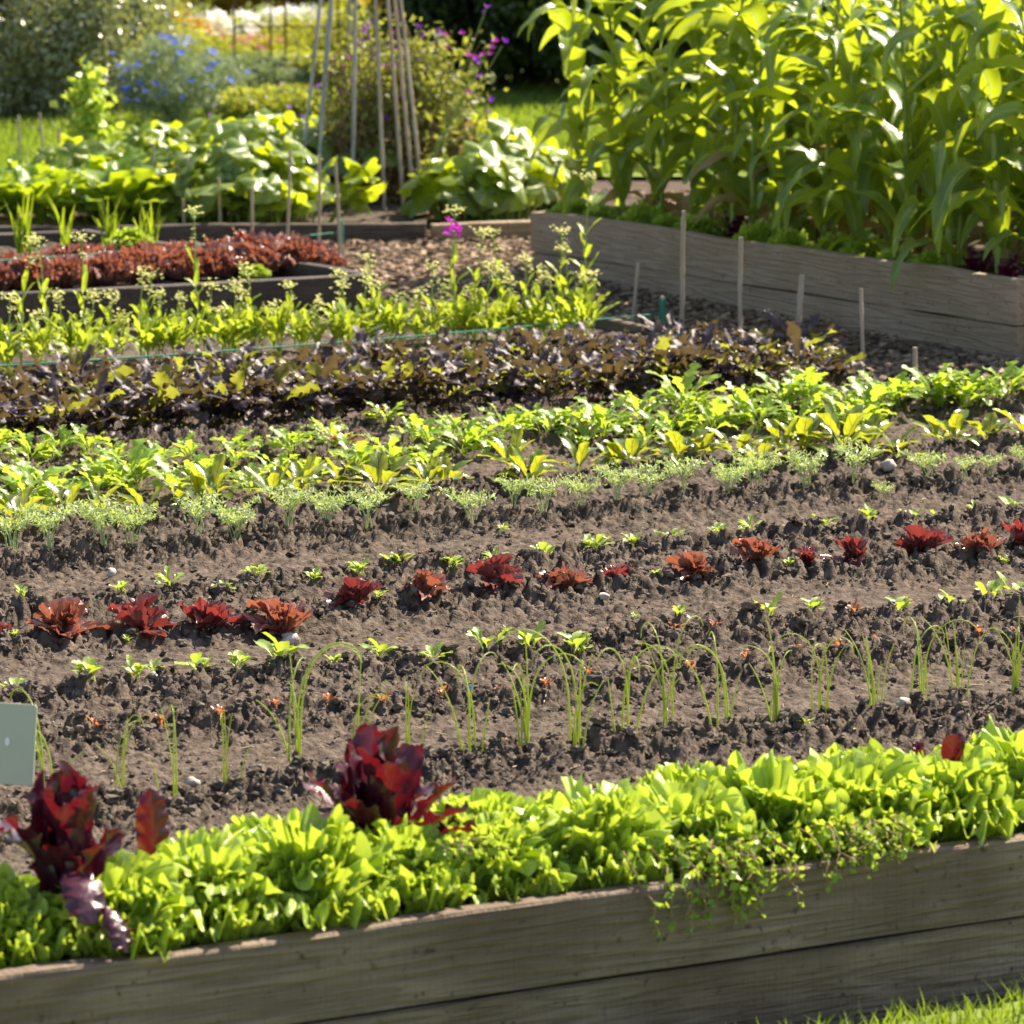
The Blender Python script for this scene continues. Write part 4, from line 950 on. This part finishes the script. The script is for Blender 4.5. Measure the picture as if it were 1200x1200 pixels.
# ================================================================ MAIZE
def corn(seed, H):
    rs.seed(seed); ms = MB(); ml = MB(); mt = MB(); md = MB(); k = 24; t = np.linspace(0, 1, k); a = rs.rand() * 6.28
    lean = U(0, .10)
    pts = np.stack([lean * t ** 1.5 * math.cos(a), lean * t ** 1.5 * math.sin(a), t * H], -1)
    rad = .0115 * (1 - .55 * t) * (1 + .15 * ((t * 11) % 1 < .12)); ms.tube(pts, rad, 8)
    az = rs.rand() * 6.28; nl = 16; dl = []
    for i in range(nl):
        q = pts[int((.04 + .92 * i / nl) * (k - 1))]; s = math.sin(math.pi * (.25 + .65 * i / nl))
        dest = md if ((i < 1 and rs.rand() < .4) or rs.rand() < .015) else ml
        if dest is md: dest = MB(); dl.append(dest)
        leaf(dest, U(.36, .56) * (.6 + .4 * s), U(.060, .088), R(U(44, 80)), R(U(-115, -50)), az + i * math.pi + rs.normal() * .45, lambda u: np.maximum(np.minimum(1, (1 - u) ** .65 * 1.35) * np.minimum(1, .45 + u * 4), .01),
             nu=24, nv=7, cup=.35, ruf=.009, rf=U(14, 22), base=q, twist=rs.normal() * .9, pw=U(1.0, 1.7), bend=rs.normal() * .35)
    for i in range(9):
        leaf(mt, U(.16, .26), .010, R(U(60, 88)), R(U(-10, 60)), rs.rand() * 6.28, lambda u: w_obov(u, .2, .3, .6), 10, 3, .8, .002, 40, base=pts[-1])
    r = [('stalk', ms.mesh('stalk', M['stalk'])), ('foliage', ml.mesh('foliage', M['corn'])), ('tassel', mt.mesh('tassel', M['tassel']))]
    for m_ in dl: r.append(('dry_leaf', m_.mesh('dry_leaf', M['dry'])))
    return r
CN = [corn(s, h) for s, h in ((211, .95), (212, 1.04), (213, .84), (214, .98), (215, .9), (216, 1.0), (217, .88))]
rs.seed(216); cz = zt0 - .07
LC = ln((C1 - C0)[:2])
lines = [.30, .52, .76, 1.02, 1.35, 1.75]
for j, bk in enumerate([.15, .42, .72, 1.02, 1.4, 1.9, 2.4]):
    ss = np.arange(.08 + .12 * (j % 2), LC - .06, .225)
    for i, s in enumerate(ss):
        p = C0[:2] + cd * min(s + rs.normal() * .03, LC - .06) + cn * (bk + rs.normal() * .04)
        place('maize_plant', CN[rs.randint(7)], (p[0], p[1], cz + s / LC * (zt1 - zt0)), rs.rand() * 6.28, U(.92, 1.08),
              'leafy maize plant, %s line behind the grey board, %s' % (ORD[j], ordn(i, len(ss))), 'maize', 'maize plants in the pale grey bed')
# undergrowth along the maize board
rs.seed(220); i = 0
und = np.arange(.12, LC - .05, .20); n = len(und)
for i, s in enumerate(und):
    p = C0[:2] + cd * s + cn * (.11 + rs.normal() * .02); dark = rs.rand() < .3; cz = zt0 - .05 + (zt1 - zt0) * s / LC
    if dark: place('red_lettuce', cos_red(221 + i, 7, .12, .05, 80, 30).mesh('red_lettuce', M['darkred']), (p[0], p[1], cz), rs.rand() * 6, 1, 'dark red lettuce under the maize, number %s along the board' % ordn(i, n) if False else 'dark red lettuce under the maize, %s of all plants edging the board' % ordn(i, n), 'lettuce', 'salad plants under the maize')
    else: place('lettuce', LT[rs.randint(5)], (p[0], p[1], cz), rs.rand() * 6, U(.45, .7), 'green frilly lettuce under the maize, %s of all plants edging the board' % ordn(i, n), 'lettuce', 'salad plants under the maize')

# ================================================================ SQUASH, COURGETTE, CHARD
def pleaf(mb, c, Rr, nrm, az):
    nt_, nr_ = 30, 6; th = np.linspace(0, 2 * np.pi, nt_, endpoint=False); r = np.linspace(.02, 1, nr_)
    ph = rs.rand() * 6; lob = 1 + .16 * np.cos(5 * th) + .05 * np.sin(13 * th + ph); lob *= 1 - .55 * np.exp(-((th - np.pi) / .28) ** 2)
    RR = r[:, None] * lob[None] * Rr
    z = Rr * (.32 * (r[:, None] ** 2) * (np.cos(5 * th)[None] * .35 + .15 * np.sin(3 * th + ph)[None]) - .25 * r[:, None] ** 2 + .04 * np.sin(11 * th + 5 * r[:, None]))
    P = np.stack([RR * np.cos(th + az), RR * np.sin(th + az), z], -1)
    q = np.array(Vector(nrm).normalized().to_track_quat('Z', 'Y').to_matrix()); P = P @ q.T + c
    A = np.zeros((nr_, nt_, 3)); A[..., 0] = r[:, None]; A[..., 1] = 1; A[..., 2] = rs.rand(); mb.grid(P, A, True)
def squash(seed, n, sp, H, Rr, fl=2):
    rs.seed(seed); ml = MB(); ms = MB(); mf = MB()
    for i in range(n):
        rr = sp * math.sqrt(rs.rand()); a = rs.rand() * 6.28; h = H * U(.45, 1.1) * (1 - .35 * (rr / sp) ** 2)
        c = np.array([rr * math.cos(a), rr * math.sin(a), h]); b = np.array([c[0] * .6, c[1] * .6, 0])
        t = np.linspace(0, 1, 6)[:, None]; ms.tube(b + (c - b) * t + np.array([0, 0, 1]) * (.03 * np.sin(t * 3.14)), .006, 5)
        pleaf(ml, c, Rr * U(.65, 1.2), (rs.normal() * .5 + math.cos(a) * .4, rs.normal() * .5 + math.sin(a) * .4 - .1, 1), rs.rand() * 6.28)
    r = [('stems', ms.mesh('stems', M['stem'])), ('foliage', ml.mesh('foliage', M['pump']))]
    if fl:
        flowers(mf, [np.array([rs.normal() * sp * .4, -sp * .5 + rs.normal() * .1, H * U(.3, .7)]) for _ in range(fl)], .11, 5, 1.4); r.append(('flower', mf.mesh('flower', M['porange'])))
    return r
SQ = [squash(s, 52, .44, .34, .095) for s in (231, 232, 233)]
rs.seed(234); zsq = zk - .04
q5 = [(150, 18.3, .62), (215, 18.4, .75), (275, 18.3, .85), (335, 18.3, .8), (350, 19.2, .95), (175, 19.3, .8), (95, 19.3, .62), (270, 19.3, .98)]
q5.sort()
for i, (x, Y, s) in enumerate(q5):
    p = at(x, Y, zsq); place('squash_plant', SQ[i % 3], (p[0], p[1], zsq), rs.rand() * 6, s, 'sprawling squash plant with big lobed leaves in the left background patch, %s' % ordn(i, len(q5)), 'squash', 'squash plants in the left background patch')
CG = [squash(s, 26, .24, .26, .10, 1) for s in (241, 242)]
for i, (x, Y, s) in enumerate([(545, 18.5, 1.0), (600, 18.4, .9), (575, 19.1, 1.15), (640, 18.9, .9), (520, 19.4, 1.3)]):
    p = at(x, Y, zk - .05); place('courgette_plant', CG[i % 2], (p[0], p[1], zk - .05), rs.rand() * 6, s, ['green courgette plant right behind the tan board, left one', 'green courgette plant right behind the tan board, right one', 'large courgette plant in the second line behind the tan board', 'courgette plant touching the left corner of the maize bed', 'big courgette plant beside the sweet pea wigwam'][i], 'courgette', 'courgette plants behind the tan board')
def chard(seed):
    rs.seed(seed); mb = MB()
    for i in range(16): leaf(mb, U(.18, .28), U(.07, .10), R(U(60, 88)), R(U(-40, 40)), i * GA, lambda u: w_pet(u, .3, .6, .4, .08), 16, 7, .2, .010, 14, bend=rs.normal() * .3)
    return mb.mesh('chard', M['chard'])
CHD = [chard(s) for s in (251, 252, 253)]
rs.seed(254); k = 0; cl = [(x + rs.normal() * 5, Y) for Y in (18.0, 18.4, 18.8) for x in np.arange(-20, 165, 34)]
for i, (x, Y) in enumerate(cl):
    nn_ = len(cl) // 3
    p = at(x, Y, zsq); place('chard', CHD[i % 3], (p[0], p[1], zsq), rs.rand() * 6, U(.85, 1.15), 'leafy green chard plant in the far left bed, %s line, %s' % (('front', 'middle', 'rear')[i // nn_], ordn(i % nn_, nn_)), 'chard', 'chard plants in the far left bed')
mb = MB(); rs.seed(255)
for c in range(5):
    h = U(.28, .5); x = rs.normal() * .05; mb.tube([(x, 0, 0), (x, 0, h)], .003, 5, .5); leaflets(mb, np.array([[x + rs.normal() * .03, rs.normal() * .03, h * U(.35, 1.0)] for _ in range(90)]), .05, .6)
p = at(113, 19.6, zsq); place('herb', mb.mesh('herb', M['lettuce']), (p[0], p[1], zsq), 0, 1.05, 'bright yellow-green herb standing above the far left bed', 'herb')

# ================================================================ WIGWAM + SWEET PEAS
wc = at(422, 19.0, zk - .04); rs.seed(260)
wt = thing('cane_wigwam', (wc[0], wc[1], wc[2]), 'tall wigwam of bamboo canes with sweet peas climbing it', 'plant support')
apex = np.array([.01, 0, 2.25])
for px0, dy in ((350, -.1), (372, -.24), (415, -.27), (474, -.26), (497, -.24), (486, -.20), (452, -.27), (400, .27), (366, .12)):
    b = np.array([(px0 - 422) * 19.2 / FPX, dy, 0]); t_ = apex + (b - apex) * -.06
    obj('cane', cane_mesh(b, t_, .0075, 'cane_grey' if px0 < 420 else 'cane'), wt)
mb = MB(); t = np.linspace(0, 1, 50); mb.tube(np.stack([.035 * np.cos(t * 30), .035 * np.sin(t * 30), 2.13 + .05 * t], -1), .004, 5); obj('tie', mb.mesh('tie', M['twine']), wt)
def peas(seed, n, W, H, dryf, size=.035):
    rs.seed(seed); ms = MB(); mg = MB(); md = MB(); mp = MB(); fl = []; C = []; Dd = []
    for i in range(n):
        a = rs.rand() * 6.28; r0 = W * U(.3, 1); h = H * U(.35, 1.12); k = 14; t = np.linspace(0, 1, k)
        pts = np.stack([r0 * math.cos(a) * (1 - .25 * t) + np.cumsum(rs.normal(size=k)) * .014, r0 * math.sin(a) * (1 - .25 * t) + np.cumsum(rs.normal(size=k)) * .014, t * h], -1)
        ms.tube(pts, .0017, 4)
        for q in pts: (Dd if q[2] < H * dryf * U(.5, 1.5) else C).extend([q + rs.normal(size=3) * .03 for _ in range(4)])
        if rs.rand() < .4:
            m1 = MB(); flowers(m1, [pts[-1] + rs.normal(size=3) * .010 + [0, 0, .02 - .15 * rs.rand()] for _ in range(2)], .034, 4, 1.3); fl.append(('flower', m1.mesh('flower', M['ppurple' if rs.rand() < .6 else 'pmag'])))
    leaflets(mg, np.array(C), size, .45); leaflets(md, np.array(Dd), size, .4)
    return [('stems', ms.mesh('stems', M['brownstem'])), ('foliage', mg.mesh('foliage', M['pea'])), ('withered_leaves', md.mesh('withered_leaves', M['peadry']))] + fl
p = at(432, 19.12, zk - .04); place('sweet_pea', peas(261, 120, .17, .66, .42), (p[0], p[1], zk - .04), 0, 1, 'tangled sweet pea with purple flowers growing up inside the cane wigwam', 'sweet pea')
p = at(505, 19.1, zk - .04); place('sweet_pea', peas(262, 125, .18, .62, .42), (p[0], p[1], zk - .04), 1, 1, 'bushy half-withered sweet pea leaning right of the cane wigwam', 'sweet pea')
rs.seed(263); fl = []; ms = MB(); mp = MB(); mg = MB()
for i in range(7):
    a = U(-.3, 1.0); L = U(.4, .6); t = np.linspace(0, 1, 10); pts = np.stack([t * L * .42 * (1 + a * .3), .03 * np.sin(t * 5 + i), .12 + t * L * U(.7, 1.1)], -1)
    ms.tube(pts, .0022, 5); flowers(mp if i % 2 else mg, [pts[-1] + rs.normal(size=3) * .014 for _ in range(2)], .036, 4, 1.3); fl.append(('flower', (mp if i % 2 else mg).mesh('flower', M['ppurple' if i % 2 else 'pmag']))); mp = MB(); mg = MB()
mk = MB(); leaflets(mk, np.array([[t_ * .2 + rs.normal() * .03, rs.normal() * .03, .12 + t_ * .4] for t_ in rs.rand(90)]), .04, .45)
p = at(500, 18.7, zk); place('sweet_pea', [('stems', ms.mesh('stems', M['stem'])), ('foliage', mk.mesh('foliage', M['pea']))] + fl, (p[0], p[1], zk), 0, 1, 'loose sweet pea shoots with violet flowers arching against the dark hedge', 'sweet pea')

# ================================================================ FAR BACKGROUND
def shrub(seed, rx, ry, H, n, size, mat, asp=.5, flower=None, nfl=0, fsize=.03, trunk='bark', gap=.5, lowz=.05, skirt=0):
    """trunk with limbs + crown of many small leaves in uneven clumps"""
    rs.seed(seed); mt = MB(); mc = MB(); r = []
    ncl = 70; tips = []
    for i in range(14):
        a = rs.rand() * 6.28; e = U(.35, 1.0); tp = np.array([rx * .75 * math.cos(a) * e, ry * .75 * math.sin(a) * e, H * U(.5, .95)])
        t = np.linspace(0, 1, 7)[:, None]; pts = tp * [1, 1, 0] * t ** 1.3 + np.array([0, 0, tp[2]]) * t + rs.normal(size=(7, 3)) * .015; pts[0] = [rs.normal() * .03, rs.normal() * .03, -.05]
        mt.tube(pts, np.linspace(.018, .005, 7) * H, 6)
    u = rs.normal(size=(ncl, 3)); u /= ln(u, axis=1)[:, None]; rad = .55 + .42 * rs.rand(ncl)
    cc = u * rad[:, None] * [rx, ry, H * .5] + [0, 0, H * .5 + lowz]; cc[:, 2] -= skirt * H * .25; cc[:, 2] = np.maximum(cc[:, 2], .04)
    cs = .16 + .16 * rs.rand(ncl); idx = rs.randint(0, ncl, n)
    d = rs.normal(size=(n, 3)); d /= ln(d, axis=1)[:, None]; d *= rs.rand(n, 1) ** .45
    C = cc[idx] + d * (cs[idx])[:, None] * np.array([rx, ry, H * .55]) * 1.3
    C = C[C[:, 2] > 0.0]; leaflets(mc, C, size, asp)
    r = [('trunk', mt.mesh('trunk', M[trunk])), ('crown', mc.mesh('crown', M[mat]))]
    if flower:
        mf = MB(); cf = cc[rs.randint(0, ncl, nfl)] + rs.normal(size=(nfl, 3)) * [.04, .04, .02]; cf[:, 1] -= ry * .3; cf[:, 2] += H * .12; flowers(mf, cf, fsize, 6, .4); r.append(('flowers', mf.mesh('flowers', M[flower])))
    return r
gz = PZ + .02
def bg(px, Y, parts, label, cat='shrub', name='shrub', s=1, group=None, rz=0):
    p = at(px, Y, gz); return place(name, parts, (p[0], p[1], gz), rz, s, label, cat, group)
bg(20, 23.6, shrub(301, .55, .5, 1.45, 22000, .036, 'shrubgrey', .5, skirt=1), 'dense dark grey-leaved shrub at the top left corner')
bg(118, 24.0, shrub(302, .42, .4, 1.15, 18000, .034, 'shrubgrey', .5, skirt=1), 'grey glossy-leaved shrub next to the corner one')
bg(-40, 25.5, shrub(303, .8, .6, 2.3, 14000, .05, 'shrubdark'), 'tall dark bush behind the grey shrubs at left')
bg(55, 26.2, shrub(304, .8, .6, 2.3, 14000, .05, 'shrubdark'), 'tall dark bush rising between the two grey shrubs')
hd = shrub(305, .6, .5, 1.15, 22000, .05, 'shrubdark', .55); hd2 = shrub(306, .6, .5, 1.1, 22000, .05, 'shrubdark', .55, 'ppink', 22, .05)
for i, (x, Y, q, s) in enumerate([(565, 25.2, hd, 1), (680, 24.8, hd2, 1.05), (630, 25.8, hd, 1.1), (800, 25.5, hd, 1.1), (930, 26.0, hd2, 1.1), (1060, 26.0, hd, 1.1), (1190, 26.5, hd, 1.1), (1320, 26, hd, 1.2)]):
    bg(x, Y, q, ['dark green bush left in the gap beside the maize', 'dark green bush with pink blooms, half behind the maize', 'dark green bush behind the two at the lawn edge', 'dark bush behind the left end of the maize', 'dark bush behind the maize, second from left', 'dark bush behind the middle of the maize', 'dark bush behind the right of the maize', 'dark bush behind the maize beyond the right edge'][i], s=s, rz=i)
# blue flowers
bl = shrub(311, .24, .2, .34, 6000, .035, 'grey', .16, 'pblue', 70, .042, 'stem'); wf = MB(); rs.seed(312)
bg(200, 22.9, bl, 'grey-green clump dotted with blue flowers', 'flower', 'blue_flower_clump', 1.1)
bg(248, 23.3, shrub(313, .2, .2, .28, 4500, .035, 'grey', .16, 'pblue', 14, .034, 'stem'), 'smaller grey-green clump with few blue flowers, to the right', 'flower', 'blue_flower_clump', 1.0)
per = [(150, 25.4, .42, .42, .38, 'peren', None, 'yellow-green leafy perennial right of the grey shrubs'),
       (215, 25.2, .42, .35, .24, 'peren', None, 'yellow-green leafy perennial behind the blue flowers'),
       (285, 25.0, .36, .35, .16, 'grey', None, 'olive feathery perennial in front of the rusty frame'),
       (345, 25.3, .36, .35, .17, 'peren', None, 'olive feathery perennial behind the left wigwam canes'),
       (300, 22.5, .2, .2, .16, 'peren', 'ppurple', 'low green clump with violet flowers before the rusty frame'),
       (350, 22.4, .2, .2, .18, 'peren', 'ppurple', 'low green clump with violet flowers left of the wigwam'),
       (405, 26.0, .45, .4, .38, 'peren', None, 'green perennial seen between the wigwam canes'),
       (470, 26.4, .42, .4, .42, 'autumn', None, 'orange-yellow perennial right behind the wigwam'),
       (520, 26.6, .35, .4, .42, 'peren', 'pwhite', 'pale-flowered perennial left of the dark hedge'),
       (175, 26.4, .36, .4, .34, 'autumn', None, 'golden leafy shrub above the blue flowers'),
       (110, 27.5, .5, .4, .45, 'peren', None, 'green perennial behind the grey shrub')]
for i, (x, Y, rx, ry, H, m_, f_, lab) in enumerate(per):
    bg(x, Y, shrub(320 + i, rx, ry, H, 7500, .038, m_, .3, f_, 30 if f_ == 'ppurple' else 45, .04, 'stem'), lab, 'perennial', 'perennial')
sed = shrub(335, .26, .2, .17, 5000, .03, 'peren', .6, 'ppink', 160, .06, 'stem')
for i, x in enumerate((262, 305, 345)):
    bg(x, 26.2 + .1 * i, sed, 'pink-headed perennial clump below the white flowers, %s' % ordn(i, 3), 'perennial', 'pink_flower_clump', 1, 'pink-headed clumps below the white flowers', i)
wh = shrub(336, .34, .26, .21, 6500, .036, 'peren', .4, 'pwhite', 120, .12, 'stem')
for i, (x, Y) in enumerate(((210, 26.9), (255, 27.1), (300, 27.2), (345, 27.3), (388, 27.4))):
    bg(x, Y, wh, 'clump of large white flowers at the top of the garden, %s' % ordn(i, 5), 'flower', 'white_flower_clump', 1, 'clumps of white flowers', i * 1.3)
bg(222, 26.9, shrub(337, .15, .12, .20, 1500, .03, 'peren', .4, 'pred', 14, .08, 'stem'), 'small red blooms beside the white flowers', 'flower', 'red_flower_clump')
for i, (x, Y, m_, lab) in enumerate([(170, 31.5, 'peren', 'tall green perennial behind the white flowers, left end'), (260, 31.8, 'autumn', 'yellow-orange shrub behind the white flowers, left of the wigwam'), (350, 32, 'autumn', 'yellow-orange shrub behind the white flowers, by the wigwam canes'), (440, 31.8, 'peren', 'green shrub at the top edge behind the wigwam'), (530, 31.5, 'peren', 'green shrub at the top edge left of the hedge')]):
    bg(x, Y, shrub(340 + i, .6, .5, .62, 9000, .045, m_, .4, None, 0, .04), lab)
for i, x in enumerate(np.arange(-120, 620, 95)):
    bg(x, 36 + (i % 2), hd, 'tall dark hedge bush closing off the garden at the back, %s' % ordn(i, 8), s=2.2, rz=i * 1.1, group='dark hedge bushes at the back')
# rusty frame
p = at(335, 25.0, gz); mb = MB()
tf = thing('metal_frame', (p[0], p[1], gz), 'rusty thin iron plant frame standing before the white flowers', 'plant support')
k = 25.0 / FPX; zt_ = zfor(-12, 25.0) - gz
for xx in (-60, -17, 0, 62):
    mb = MB(); mb.tube([(xx * k, 0, -.05), (xx * k, 0, zt_ * .5), (xx * k, 0, zt_)], .007, 6); obj('upright', mb.mesh('upright', M['rust']), tf)
for yy_ in (32, 78):
    mb = MB(); z = zfor(yy_, 25.0) - gz; mb.tube([(-60 * k, .009, z), (0, .009, z + .005), (62 * k, .009, z)], .006, 6); obj('rail', mb.mesh('rail', M['rust']), tf)
